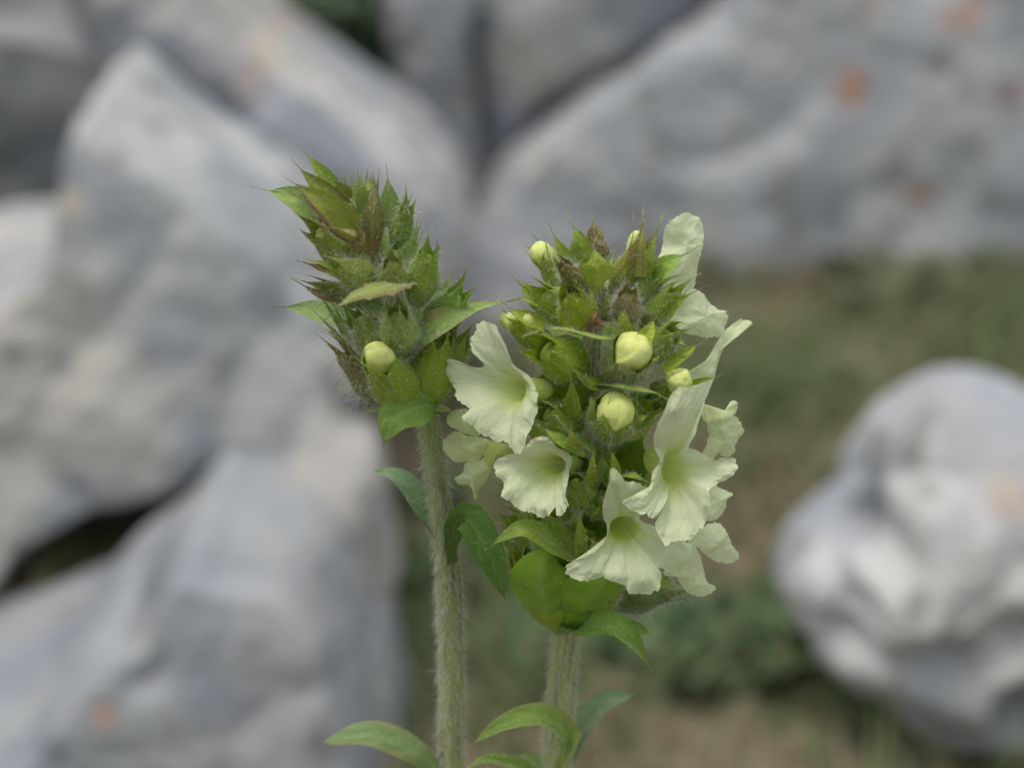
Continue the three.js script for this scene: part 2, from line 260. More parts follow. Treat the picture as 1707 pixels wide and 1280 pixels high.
// a leaf or bract: midrib through pts ([px, py, z mm]), half width hw (px), upper side towards face
function blade(pl, name, pts, hw, o = {}) {
  const curve = new THREE.CatmullRomCurve3(pts.map((p) => Q(...p)), false, 'centripetal'), L = curve.getLength();
  const W = hw * U, face = (o.face ? V(...o.face) : FRONT.clone()).normalize(), wm = o.wm ?? 0.38, w0 = o.w0 ?? 0.55, spine = o.spine ?? 0.14, cup = o.cup ?? 0.35, nt = o.teeth ?? 0;
  const base = o.col ?? [0.2, 0.3, 0.045], sd = rnd() * 50, T = V(), N = V(), S = V(), M = V(), twist = o.twist ?? 0;
  const rows = Math.max(44, nt * 10), vk = o.veins ?? 5, g = grid(16, rows, (u, v, P, C, uvw) => {
    curve.getPointAt(v, M); curve.getTangentAt(v, T);
    N.copy(face).addScaledVector(T, -face.dot(T)).normalize(); S.crossVectors(T, N).normalize();
    if (twist) { N.applyAxisAngle(T, twist * v); S.applyAxisAngle(T, twist * v); }
    const s = u * 2 - 1, t = clamp(v / (1 - spine));
    let f = t < wm ? mix(w0, 1, sm(0, 1, t / wm)) : Math.pow(Math.cos((t - wm) / (1 - wm) * Math.PI / 2), o.taper ?? 1.1);
    f = f + 0.045 * (1 - v) + 0.012;
    if (nt) { const ph = v * nt * 1.15 + (s > 0 ? 0.37 : 0); f *= 1 + 0.32 * Math.pow(ph % 1, 3) * sm(0.12, 0.3, v) * sm(0.95, 0.8, v) - 0.04; }
    const w = Math.max(W * f, name === 'leaf' ? 0 : 0.13 * MM * Math.pow(1 - v, 0.5)), wav = (o.wave ?? 0.06) * W * Math.abs(s) * s * Math.sin(v * 9 + sd + (s > 0 ? 1.3 : 0));
    P.copy(M).addScaledVector(S, s * w * Math.cos(cup * Math.abs(s) * 0.9)).addScaledVector(N, cup * s * s * w * 0.85 + wav + (o.keel ?? 0.12) * w * (Math.abs(s) - Math.exp(-s * s * 18) * 0.25));
    P.addScaledVector(N, 0.10 * MM * (1 - Math.abs(s)) * fbm(s * 3 + sd, v * 6, sd, 2) * 3);
    const vp = (v * vk + sd - Math.abs(s) * 0.9) % 1, vein = Math.exp(-Math.pow((vp - 0.5) * 5, 2)) * sm(1, 0.6, Math.abs(s)) * sm(1, 0.7, v); P.addScaledVector(N, -vein * Math.min(0.16 * MM, W * 0.06));
    const nz = fbm(s * 1.5 + sd, v * 4, sd, 3) + 0.25 * fbm(s * 6 + sd, v * 14, sd, 3);
    let c = [base[0] * 1.2 * (1 + nz * 0.5), base[1] * 1.15 * (1 + nz * 0.35), base[2] * (1 + nz * 0.4)];
    c = mix3(c, o.edge ?? PURPLE, (o.purple ?? 0) * sm(0.45, 0.95, Math.abs(s) + nz * 0.5) * (o.pside ? clamp(s * o.pside + 0.2) : 1));
    if (o.flush) c = mix3(c, PURPLE, o.flush * sm(-0.1, 0.25, fbm(s * 2 + sd * 2, v * 3, 4, 3) + 0.1));
    c = mix3(c, o.tip ?? PALE, 0.8 * sm(1 - spine * 1.6, 1 - spine * 0.4, v) * (o.tipk ?? 1));
    c = mix3(c, PALE, 0.07 * vein); c = mix3(c, PALE, (o.rib ?? (name === 'leaf' ? 0.1 : 0.2)) * Math.exp(-s * s * 60));
    C[0] = c[0]; C[1] = c[1]; C[2] = c[2]; uvw[0] = s * W * 170; uvw[1] = v * L * 170;
  });
  if (o.hair !== 0) pl.sow(g, { density: (o.hair ?? 1) * 7, len: o.hlen ?? 0.7, stand: 0.6, messy: 0.7, glands: o.glands ?? 0.4, dir: V().subVectors(curve.getPointAt(1), curve.getPointAt(0)).normalize(), along: 0.35, rad: o.hrad });
  return pl.add(name, g, green, pl.root, o.label);
}

// a calyx: inflated tube from a to b ([px, py, z]), radius r (px), five pointed teeth (tips: known ends of some of them)
function calyx(pl, a, b, r, o = {}) {
  const A = Q(...a), B = Q(...b), ax = V().subVectors(B, A), L = ax.length(); ax.normalize();
  const R = r * U, e1 = V(1, 0, 0).addScaledVector(ax, -ax.x); if (e1.length() < 0.2) e1.set(0, 1, 0).addScaledVector(ax, -ax.y); e1.normalize(); const e2 = V().crossVectors(ax, e1).normalize();
  const tips = (o.tips ?? []).map((t) => Q(...t)), ang = (p) => { const d = V().subVectors(p, B); return Math.atan2(d.dot(e2), d.dot(e1)); };
  const th0 = tips.length ? ang(tips[0]) : rnd() * 6.28, slot = new Array(5).fill(null);
  for (const t of tips) { let k = Math.round((ang(t) - th0) / (2 * Math.PI / 5)); k = ((k % 5) + 5) % 5; for (let q = 0; q < 5 && slot[k]; q++) k = (k + (q % 2 ? -1 : 1) * (q + 1) + 5) % 5; slot[k] = t; }
  const rm = R * (o.mouth ?? 0.56), tl = Math.max((o.tooth ?? 0.6) * L * 1.1, R * 1.0), spread = o.spread ?? 0.1, shut = o.shut ?? 0.25 + 0.5 * Math.max(0, ax.dot(FRONT)), wp = mix(1.75, 1.15, clamp(shut)), base = o.col ?? [0.21, 0.31, 0.035], sd = rnd() * 40, flush = o.flush ?? 0, parts = [];
  const prof = (v) => (0.30 + 0.70 * Math.pow(Math.sin(Math.min(1, v * 1.25 + 0.02) * Math.PI / 2), 0.8)) * mix(1, rm / R, sm(0.4, 1, v));
  const rad = V(), tan = V(), tipP = V(), c1 = V(), rim = V();
  for (let k = 0; k < 5; k++) {
    const th = th0 + k * Math.PI * 2 / 5; rad.copy(e1).multiplyScalar(Math.cos(th)).addScaledVector(e2, Math.sin(th)); tan.copy(e1).multiplyScalar(-Math.sin(th)).addScaledVector(e2, Math.cos(th));
    rim.copy(B).addScaledVector(rad, rm);
    if (slot[k]) tipP.copy(slot[k]); else tipP.copy(rim).addScaledVector(ax, tl * rr(0.85, 1.15)).addScaledVector(rad, tl * spread * rr(0.5, 1.5) - rm * shut * rr(0.6, 1.1)).addScaledVector(tan, tl * rr(-0.12, 0.12));
    c1.copy(rim).addScaledVector(ax, rim.distanceTo(tipP) * 0.5);
    const NT = 14, NU = 14;
    parts.push(grid(8, NT + NU, (u, vv, P, C, uvw) => {
      const s = u * 2 - 1, row = vv * (NT + NU), pa = s * Math.PI / 5; let v;
      if (row <= NT) { v = row / NT; const t2 = th + pa, rr2 = R * prof(v) * (1 + 0.035 * Math.cos(t2 * 10) * sm(0.1, 0.5, v) + 0.05 * noise(Math.cos(t2) * 1.5 + sd, Math.sin(t2) * 1.5, v * 3)); P.copy(A).addScaledVector(ax, L * v).addScaledVector(e1, Math.cos(t2) * rr2).addScaledVector(e2, Math.sin(t2) * rr2); v *= 0.6; }
      else { const q = (row - NT) / NU, w = Math.max(Math.pow(1 - q, slot[k] ? 2.3 : wp + 0.35), 0.13 * MM / (0.59 * rm) * Math.pow(1 - q, 0.5)), rr2 = rm * (1 + 0.035 * Math.cos((th + pa) * 10)); v = 0.6 + 0.4 * q;
        P.copy(rim).multiplyScalar((1 - q) * (1 - q)).addScaledVector(c1, 2 * q * (1 - q)).addScaledVector(tipP, q * q).addScaledVector(tan, Math.sin(pa) * rr2 * w).addScaledVector(rad, (Math.cos(pa) * rr2 - rm) * w); }
      const nz = fbm(Math.cos(th + pa) * 2 + sd, Math.sin(th + pa) * 2, v * 4, 3);
      let c = [base[0] * 1.25 * (1 + nz * 0.45), base[1] * 1.2 * (1 + nz * 0.3), base[2] * (1 + nz * 0.4)];
      c = mix3(c, o.fcol ?? PURPLE, flush * sm(-0.05, 0.3, nz + 0.25 * sm(0.4, 0.8, v)));
      c = mix3(c, o.tip ?? PALE, 0.75 * sm(0.8, 0.96, v));
      C[0] = c[0]; C[1] = c[1]; C[2] = c[2]; uvw[0] = (th + pa) * R * 170; uvw[1] = v * L * 170;
    }));
  }
  parts.forEach((g) => g.deleteAttribute('normal'));
  const g = mergeVertices(mergeGeometries(parts), 2e-6); g.computeVertexNormals();
  if (o.hair !== 0) pl.sow(g, { density: (o.hair ?? 1) * 5, len: (o.hlen ?? 0.9) * 1.15, stand: 0.75, messy: 0.75, glands: o.glands ?? 0.55, outside: (p) => V().copy(A).addScaledVector(ax, V().subVectors(p, A).dot(ax)), dir: ax.clone(), along: 0.3, rad: o.hrad });
  const cal = pl.add('calyx', g, green, pl.root, o.label);
  if ((o.plug ?? 1) && ax.dot(FRONT) > -0.25) {                  // young corolla filling the mouth
    const q = new THREE.Quaternion().setFromUnitVectors(upv, ax), pr = rm * 0.95, tone = o.plugc ?? mix3(base, [0.34, 0.42, 0.08], 0.15 + 0.3 * rnd());
    pl.add('young_corolla', grid(20, 10, (u, v, P, C, uvw) => { const t = u * 6.2832, ph = v * Math.PI * 0.62, s = Math.sin(ph); P.set(Math.cos(t) * s, Math.cos(ph) * 0.85 + 0.06 * Math.cos(t * 3 + sd) * s, Math.sin(t) * s).multiplyScalar(pr).applyQuaternion(q).addScaledVector(ax, -0.45 * R).add(B);
      const nz = 1 + 0.5 * fbm(Math.cos(t) * s * 2 + sd, Math.sin(t) * s * 2, v * 2, 3); C[0] = tone[0] * nz; C[1] = tone[1] * nz; C[2] = tone[2] * nz; uvw[0] = u * 2; uvw[1] = v; }, true), green, cal);
  }
  return cal;
}

// a closed corolla showing in a calyx mouth
function bud(pl, c, r, o = {}) {
  const P0 = Q(...c), R = r * U, sd = rnd() * 30, ax = V(...(o.ax ?? [0, 0.2, 1])).normalize(), q = new THREE.Quaternion().setFromUnitVectors(upv, ax), st = o.stretch ?? 1;
  const g = grid(72, 36, (u, v, P, C, uvw) => {
    const th = u * 6.2832, ph = v * Math.PI, y = Math.cos(ph), s = Math.pow(Math.sin(ph), 0.86);
    const fr = ((th * 3 / 6.2832 + 0.35 * y + sd) % 1 + 1) % 1, fold = 1 + 0.07 * (sm(0, 0.88, fr) - sm(0.9, 1, fr) - 0.5) * sm(0.15, 0.6, s) + 0.03 * Math.cos(th * 4 + sd) * sm(0.2, 0.9, s) - 0.10 * Math.exp(-Math.pow((th - 3.1 - 0.6 * y) * 3.2, 2)) * sm(-0.3, 0.4, y) + 0.12 * noise(Math.cos(th) * 1.3 + sd, y * 1.3, Math.sin(th) * 1.3);
    P.set(Math.cos(th) * s * fold, y * st * (1 - 0.08 * Math.exp(-s * s * 14)), Math.sin(th) * s * fold).multiplyScalar(R).applyQuaternion(q).add(P0);
    const n = fbm(Math.cos(th) * 3 + sd, y * 3, Math.sin(th) * 3, 3), cc = mix3([0.64, 0.73, 0.18], [0.78, 0.83, 0.34], clamp(0.5 + n * 1.6)); C[0] = cc[0]; C[1] = cc[1]; C[2] = cc[2]; uvw[0] = u * 3; uvw[1] = v * 2;
  }, true);
  return pl.add('bud', g, budMat, pl.root, o.label);
}

// a two lipped corolla: closed margin curve, throat ring, tube base; margin indices [u0, u1] belong to the upper lip
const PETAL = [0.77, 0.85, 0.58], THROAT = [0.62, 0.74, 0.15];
function flower(pl, map, margin, th, base, o = {}) {
  const pts = margin.map((p) => Q(...map(p))), n = pts.length, crv = new THREE.CatmullRomCurve3(pts, true, 'centripetal'), NC = 200;
  const tc = Q(...map(th.c)), k = (map([1, 0])[0] - map([0, 0])[0]) * U, bp = Q(...map(base)), ax = V().subVectors(tc, bp).normalize();
  const nrm = ax.clone().multiplyScalar(o.axial ?? 0.5).addScaledVector(FRONT, 1 - (o.axial ?? 0.5)).normalize();
  const e1 = V(1, 0, 0).addScaledVector(nrm, -nrm.x).normalize(), e2 = V().crossVectors(nrm, e1).normalize();
  const M = [], A = []; let prev = null;
  const sd = o.seed ?? rnd() * 60;
  for (let i = 0; i < NC; i++) { const p = crv.getPoint(i / NC); M.push(p); const d = V().subVectors(p, tc); let a = Math.atan2(d.dot(e2), d.dot(e1)); if (prev !== null) { while (a - prev > Math.PI) a -= 2 * Math.PI; while (a - prev < -Math.PI) a += 2 * Math.PI; } A.push(a); prev = a; }
  const turn = Math.sign(A[NC - 1] - A[0]) || 1, a0 = A[0];
  for (let i = 0; i < NC; i++) A[i] = mix(A[i], a0 + turn * 2 * Math.PI * i / NC, 0.45);
  const NT = 7, NL = 20, T = V(), Cc = V(), mp = V(), tb = V(), fl = o.flare ?? 0.38, kk = o.pull ?? 0.22;
  const g = grid(NC, NT + NL, (u, vv, P, C, uvw) => {
    const i = Math.round(u * NC) % NC, row = Math.round(vv * (NT + NL)), ca = Math.cos(A[i]), sa = Math.sin(A[i]);
    T.copy(tc).addScaledVector(e1, ca * th.rx * k).addScaledVector(e2, sa * th.ry * k);
    let v;
    if (row <= NT) { v = row / NT; tb.copy(bp).addScaledVector(e1, ca * th.rx * k * 0.8).addScaledVector(e2, sa * th.ry * k * 0.8); P.lerpVectors(tb, T, v); if (row < 2) P.lerp(T.lerpVectors(bp, tc, v), row ? 0.35 : 0.95); v = v * 0.25; }
    else {
      const q = (row - NT) / NL; mp.copy(M[i]); const d = mp.distanceTo(T);
      mp.addScaledVector(V().subVectors(mp, T).normalize(), 0.38 * MM * noise(i * 0.4, sd, 1) + 0.28 * MM * noise(i * 0.9, sd, 7));
      Cc.copy(T).addScaledVector(nrm, d * fl).addScaledVector(V().subVectors(mp, T), kk);
      P.copy(T).multiplyScalar((1 - q) * (1 - q)).addScaledVector(Cc, 2 * q * (1 - q)).addScaledVector(mp, q * q);
      const nx = P.x * 1000, ny = P.y * 1000, nz2 = P.z * 1000; P.addScaledVector(nrm, MM * sm(0, 0.35, q) * (0.75 * noise(nx * 0.22, ny * 0.22, sd) + 0.42 * q * noise(nx * 0.55, ny * 0.55, sd + 5) + 0.16 * q * noise(nx * 1.5, ny * 1.5, sd + 9)) * (o.ruffle ?? 1.35));
      P.addScaledVector(nrm, -(o.curl ?? 1.0) * MM * Math.pow(sm(0.8, 1, q), 2) * (0.35 + 1.3 * noise(i * 0.11, sd, 3)));
      v = 0.25 + 0.75 * q;
    }
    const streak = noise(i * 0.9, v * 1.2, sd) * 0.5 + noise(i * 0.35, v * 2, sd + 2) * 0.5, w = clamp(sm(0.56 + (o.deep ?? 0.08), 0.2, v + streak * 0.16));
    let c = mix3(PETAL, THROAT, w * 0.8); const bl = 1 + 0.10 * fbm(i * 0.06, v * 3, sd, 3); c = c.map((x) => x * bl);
    C[0] = c[0]; C[1] = c[1]; C[2] = c[2]; uvw[0] = i / NC * 8; uvw[1] = v * 2;
  }, true);
  // split into tube, upper lip and lower lip that share one smooth surface
  const cols = NC, up0 = Math.round((o.upper[0] / n) * NC), up1 = Math.round((o.upper[1] / n) * NC), idx = { corolla_tube: [], upper_lip: [], lower_lip: [] };
  for (let j = 0; j < NT + NL; j++) for (let i = 0; i < NC; i++) {
    const a = j * cols + i, b = j * cols + (i + 1) % cols, c = a + cols, d = b + cols, inUp = up0 <= up1 ? i >= up0 && i < up1 : i >= up0 || i < up1;
    idx[j < NT ? 'corolla_tube' : inUp ? 'upper_lip' : 'lower_lip'].push(a, b, d, a, d, c);
  }
  const root = new THREE.Group(); root.name = 'flower'; pl.root.add(root); if (o.label) root.userData.label = o.label;
  for (const nm in idx) { const h = new THREE.BufferGeometry(); const map2 = new Map(), keep = []; const ni = idx[nm].map((x) => { if (!map2.has(x)) { map2.set(x, keep.length); keep.push(x); } return map2.get(x); });
    for (const [an, sz] of [['position', 3], ['normal', 3], ['color', 3], ['uv', 2]]) { const src = g.attributes[an].array, dst = new Float32Array(keep.length * sz); keep.forEach((x, i) => { for (let q = 0; q < sz; q++) dst[i * sz + q] = src[x * sz + q]; }); h.setAttribute(an, new THREE.BufferAttribute(dst, sz)); }
    h.setIndex(ni); pl.add(nm, h, petal, root); }
  return root;
}
// one petal lobe of a flower seen from the side or from behind: margin curve, bulging towards the viewer
function lobe(pl, parent, name, map, margin, o = {}) {
  const pts = margin.map((p) => Q(...map(p))), crv = new THREE.CatmullRomCurve3(pts, true, 'centripetal'), NC = 110, NR = 14, c = V(); pts.forEach((p) => c.add(p)); c.multiplyScalar(1 / pts.length); if (o.c) c.copy(Q(...map(o.c)));
  const M = crv.getSpacedPoints(NC), sd = rnd() * 50, bulge = (o.bulge ?? 1) * MM, tint = o.tint ?? 0;
  const g = grid(NC, NR, (u, v, P, C, uvw) => {
    const i = Math.round(u * NC) % NC; P.lerpVectors(c, M[i], v + 0.09 * v * v * v * noise(i * 0.55, sd, 2));
    P.addScaledVector(FRONT, bulge * (1 - v * v) + MM * (1.3 * noise(P.x * 200, P.y * 200, sd) + 0.4 * noise(P.x * 620, P.y * 620, sd) + 0.14 * noise(P.x * 1500, P.y * 1500, sd)));
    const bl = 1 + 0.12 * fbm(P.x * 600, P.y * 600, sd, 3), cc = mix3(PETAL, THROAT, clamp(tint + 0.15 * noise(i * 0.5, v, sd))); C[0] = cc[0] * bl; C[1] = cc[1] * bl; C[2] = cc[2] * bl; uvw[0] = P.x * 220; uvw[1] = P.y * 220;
  }, true);
  return pl.add(name, g, petal, parent);
}
function sideFlower(pl, label) { const root = new THREE.Group(); root.name = 'flower'; root.userData.label = label; pl.root.add(root); return root; }

// stem through pts ([px, py, z]), radii in px
function stem(pl, pts, radii, col, name = 'stem', hair = 1) {
  const curve = new THREE.CatmullRomCurve3(pts.map((p) => (p.isVector3 ? p : Q(...p))), false, 'centripetal'), T = V(), e1 = V(), e2 = V(), L = curve.getLength();
  const g = grid(28, 160, (u, v, P, C, uvw) => {
    curve.getPointAt(v, P); curve.getTangentAt(v, T); e1.set(1, 0, 0).addScaledVector(T, -T.x).normalize(); e2.crossVectors(T, e1);
    const fi = v * (radii.length - 1), i = Math.min(radii.length - 2, Math.floor(fi)), th = u * 6.2832, r = mix(radii[i], radii[i + 1], fi - i) * U * (1 + 0.09 * Math.cos(th * 4 + 0.6) + 0.04 * noise(Math.cos(th) * 3, v * 30, Math.sin(th) * 3));
    P.addScaledVector(e1, Math.cos(th) * r).addScaledVector(e2, Math.sin(th) * r);
    const n = fbm(Math.cos(th) * 3, v * 14, Math.sin(th) * 3, 4), c = mix3(col, [0.17, 0.13, 0.08], sm(0.05, 0.3, n)); C[0] = c[0]; C[1] = c[1]; C[2] = c[2]; uvw[0] = u * 4; uvw[1] = v * L * 160;
  }, true);
  const low = Q(0, 1420, 0).y;
  pl.sow(g, { density: 13 * hair, len: 1.7, stand: 0.2, messy: 0.5, dir: V(0, -1, 0), along: 0.7, rad: 0.022, glands: 0.1, mask: (a) => a.y > low, outside: (p) => { const q = curve.getPointAt(clamp((p.y - pts0(curve).y) / (curve.getPointAt(1).y - pts0(curve).y))); return q; } });
  return pl.add(name, g, stemMat, pl.root);
}
const pts0 = (c) => c.getPointAt(0);
function seeded(s) { seed = s; }

// ================================================================ left plant
seeded(101);
const baseL = (() => { const p = Q(752, 1280, 0); return V(p.x + 0.004, groundY(p.x, 0.004) - 0.003, 0.004); })();
const L = new Plant('flowering_plant', baseL, 'closed flower spike on a hairy stem at the left, one bud tip showing');
stem(L, [V(baseL.x, baseL.y, baseL.z), [758, 1700, 2], [752, 1280, 0], [752, 1120, 0], [746, 950, 0], [736, 860, 0], [722, 760, 0], [712, 690, 0], [688, 580, 0], [650, 470, 0], [590, 360, 0], [565, 320, 0]].map((p) => p), [21, 22, 22, 23, 22, 22, 23, 23, 23, 22, 20, 16, 8], [0.30, 0.36, 0.10]);
const z1 = frame(400, 220, 480 / 1707), z2 = frame(400, 480, 480 / 1707), z5 = frame(500, 740, 400 / 1707), z6 = frame(500, 980, 640 / 1707);
const LG = [0.19, 0.30, 0.06], LY = [0.23, 0.31, 0.05], LGREY = [0.20, 0.33, 0.14];
const bl = (pl, map, pts, hw, o) => blade(pl, o?.name ?? 'bract', pts.map(map), hw, o);
// calyces without a bud or flower stand upright against the spike, so that their bellies face the viewer
const cx = (pl, map, a, b, r, o = {}) => calyx(pl, map(o.plug === 0 ? a : [a[0], a[1], Math.max(a[2], b[2] - 3.2)]), map(b), r, { ...o, tips: (o.tips ?? []).map(map) });
// back of the spike
for (const [y, xa, r, n] of [[640, 703, 34, 7], [540, 678, 32, 7], [450, 645, 27, 6], [375, 600, 20, 5]]) for (let k = 0; k < n; k++) {
  const a = Math.PI * (1.08 + 0.84 * k / (n - 1)), out = y > 600 ? 88 : y > 500 ? 78 : y > 420 ? 62 : 40, dx = Math.cos(a), dz = Math.sin(a);
  calyx(L, [xa + dx * 12, y + 30, dz * 1], [xa + dx * out * 0.85 - 14, y - 45, dz * out * U / MM * 0.9], r, { col: LG, tooth: 0.55, hair: 0.6 });
}
// top tuft
bl(L, z1, [[600, 420, 0], [450, 200, 1], [335, 65, 0]], 15, { col: [0.24, 0.37, 0.05], w0: 0.9, spine: 0.22, face: [0.5, 0.3, 1] });
bl(L, z1, [[620, 450, 3], [420, 280, 4], [293, 150, 4]], 15, { col: LY, purple: 0.6, w0: 0.9, spine: 0.2 });
bl(L, z1, [[640, 400, 2], [570, 300, 3], [545, 275, 3]], 14, { col: LY, flush: 0.5 });
bl(L, z1, [[720, 640, 6], [520, 440, 9.5], [330, 310, 9], [240, 258, 8]], 27, { col: [0.25, 0.31, 0.05], purple: 1, pside: -1, w0: 0.5, spine: 0.16, wm: 0.4, cup: 0.5, face: [0.1, 0.2, 1] });
bl(L, z1, [[520, 560, 1], [330, 400, 3], [65, 322, 1]], 24, { col: [0.22, 0.34, 0.10], w0: 0.9, spine: 0.2, hlen: 1.1, face: [0.2, 0.6, 1] });
bl(L, z1, [[770, 730, 8], [790, 480, 11], [790, 200, 9]], 19, { col: [0.17, 0.2, 0.05], purple: 0.75, flush: 0.5, w0: 0.75, spine: 0.1, cup: 0.6, face: [0, -0.2, -1] });
bl(L, z1, [[900, 560, 1], [880, 330, 3], [865, 180, 2]], 20, { col: [0.24, 0.36, 0.11], w0: 0.9, spine: 0.22 });
bl(L, z1, [[730, 480, 2], [715, 320, 4], [688, 200, 3]], 11, { col: [0.26, 0.35, 0.1], w0: 0.8, hair: 2 });
bl(L, z1, [[740, 520, 3], [760, 350, 3], [745, 230, 1]], 11, { col: LG, hair: 2 });
cx(L, z1, [920, 680, 1], [985, 470, 4], 22, { col: LG, tips: [[980, 285, 3], [1060, 355, 3], [1088, 480, 6]], hair: 1.6, hlen: 1.2 });
cx(L, z1, [680, 740, 3], [470, 590, 6], 36, { col: LY, tips: [[310, 470, 7], [420, 640, 9]], flush: 0.5, hair: 1.2, tooth: 0.3 });
bl(L, z1, [[720, 620, 10], [620, 580, 12], [498, 562, 12]], 6, { col: PALE, purple: 0.8, spine: 0.3 });
bl(L, z1, [[690, 720, 9], [720, 620, 11], [690, 490, 11]], 10, { col: LY, purple: 0.9, flush: 0.6 });
// middle whorl
cx(L, z1, [820, 900, 3], [590, 805, 9], 30, { col: LY, tips: [[490, 780, 11], [330, 758, 6], [360, 700, 5]], hair: 1.5, hlen: 1.3 });
bl(L, z1, [[560, 830, 5], [430, 790, 6], [325, 757, 6]], 6, { col: BROWN, tip: BROWN, spine: 0.3 });
cx(L, z1, [900, 930, 5], [905, 790, 10], 28, { col: LY, tips: [[898, 672, 11], [960, 700, 9]], flush: 0.2, tooth: 0.3, hair: 1.5 });
cx(L, z1, [1040, 1020, 2], [1110, 740, 7], 32, { col: [0.22, 0.34, 0.05], tips: [[1120, 560, 6], [1160, 562, 5], [1186, 665, 8]], hair: 1.3, hlen: 1.1 });
cx(L, z1, [760, 1000, 1], [520, 930, 4], 24, { col: LG, tips: [[292, 858, 3]], flush: 0.4, hair: 1.6, hlen: 1.3 });
bl(L, z1, [[560, 1000, 5], [430, 940, 5], [292, 860, 4]], 7, { col: [0.16, 0.1, 0.06], tip: [0.2, 0.1, 0.08], spine: 0.35 });
bl(L, z1, [[1010, 890, 8], [840, 915, 14], [640, 985, 15.5], [488, 1132, 14]], 26, { col: [0.2, 0.27, 0.06], edge: [0.22, 0.13, 0.07], purple: 0.8, teeth: 6, face: [-0.1, 1, 0.22], cup: -0.25, spine: 0.12, w0: 0.7, label: 'arching bract with a brown toothed edge' });
bl(L, z1, [[640, 1110, 0], [420, 1060, -1], [178, 1030, -2]], 20, { col: [0.25, 0.38, 0.16], face: [0, 0.7, 0.8], w0: 0.9, spine: 0.2 });
cx(L, z1, [960, 1290, 4], [930, 1090, 11], 36, { col: [0.22, 0.32, 0.07], tooth: 0.25, hair: 1.6, hlen: 1.3, spread: 0.1 });
cx(L, z1, [880, 1330, 3], [700, 1110, 9], 34, { col: [0.17, 0.25, 0.05], tooth: 0.3, hair: 1.6, hlen: 1.3, spread: 0.2 });
bl(L, z1, [[960, 1330, 7], [1180, 1160, 8], [1420, 1040, 5], [1665, 988, 2]], 34, { col: [0.21, 0.34, 0.08], edge: [0.25, 0.15, 0.06], purple: 0.6, face: [-0.35, 1, 0.35], cup: 0.2, w0: 0.8, spine: 0.12, teeth: 0, hlen: 1.0, label: 'broad bract reaching right towards the other spike' });
cx(L, z1, [1130, 1180, 0], [1280, 980, 4], 36, { col: [0.2, 0.34, 0.06], tips: [[1366, 765, 3], [1280, 830, 2], [1425, 880, 4]], hair: 1.4 });
// bottom whorl
cx(L, z2, [1010, 715, 4], [830, 440, 11.5], 43, { col: [0.24, 0.35, 0.03], tips: [[718, 250, 11], [788, 258, 12], [638, 380, 12], [900, 440, 14]], shut: 0.1, spread: 0.1, tooth: 0.35, plug: 0, mouth: 0.66, hair: 0.9, label: 'calyx opening on the pale bud' });
bud(L, z2([830, 412, 11.2]), 24, { ax: [-0.45, 0.7, 0.6], stretch: 1.3, label: 'pale yellow bud tip' });
cx(L, z2, [1090, 712, 4], [1175, 330, 6.5], 42, { col: [0.23, 0.34, 0.03], tooth: 0.3, spread: 0.1, hair: 1, glands: 0.8 });
cx(L, z2, [1120, 690, 0], [1290, 340, 4], 36, { col: [0.24, 0.33, 0.06], tooth: 0.3, spread: 0.1, hair: 1.4 });
cx(L, z2, [900, 710, 2], [640, 420, 6], 30, { col: [0.22, 0.23, 0.09], flush: 0.45, fcol: BROWN, tips: [[500, 330, 5], [560, 360, 7], [440, 240, 4]], hair: 2.4, hlen: 2.3 });
cx(L, z2, [920, 690, 0], [640, 300, 2], 30, { col: [0.22, 0.33, 0.08], tips: [[430, 215, 2]], hair: 1.6, hlen: 1.5 });
bl(L, z2, [[1180, 705, 6], [1040, 712, 9.5], [920, 770, 11.5], [865, 880, 12], [833, 992, 11.5]], 33, { col: [0.17, 0.30, 0.06], face: [-0.15, 0.5, 1], w0: 0.3, wm: 0.5, spine: 0.14, cup: 0.2, hair: 0.5, label: 'green bract bent down below the left spike' });
bl(L, z2, [[1000, 705, 7], [760, 735, 6], [540, 708, 4]], 9, { col: [0.27, 0.33, 0.1], face: [0, 1, 0.3], spine: 0.4, hair: 2 });
bl(L, z2, [[1080, 705, 6], [1240, 725, 7], [1330, 712, 6]], 12, { col: [0.25, 0.28, 0.1], face: [0, 1, 0.4], spine: 0.3 });
// stem leaves
bl(L, z5, [[985, 700, 0], [880, 480, -1], [720, 260, -3], [530, 188, -6]], 24, { name: 'leaf', col: [0.17, 0.29, 0.15], face: [0.6, 0.5, 0.6], w0: 0.35, wm: 0.5, spine: 0.02, tipk: 0, taper: 0.7, cup: 0.25, hair: 0.7, label: 'grey green stem leaf rising to the left' });
bl(L, z5, [[1075, 850, 1.5], [1075, 700, 4], [1110, 560, 6], [1190, 530, 7.5], [1330, 760, 9], [1460, 1105, 9]], 29, { name: 'leaf', col: [0.085, 0.19, 0.035], face: [0.5, 0.25, 1], w0: 0.3, wm: 0.6, spine: 0.02, tipk: 0, taper: 0.8, cup: 0.25, hair: 0.25, glands: 0.1, label: 'dark green stem leaf folded over to the right' });
bl(L, z6, [[650, 860, 0], [520, 730, 2], [300, 645, 4], [92, 690, 5]], 27, { name: 'leaf', col: [0.17, 0.28, 0.12], face: [-0.1, 1, 0.75], w0: 0.5, wm: 0.5, spine: 0.02, tipk: 0.3, taper: 0.7, edge: [0.4, 0.32, 0.14], purple: 0.4, cup: -0.2, hair: 0.5, label: 'grey green leaf at the foot of the left stem' });
L.finish();

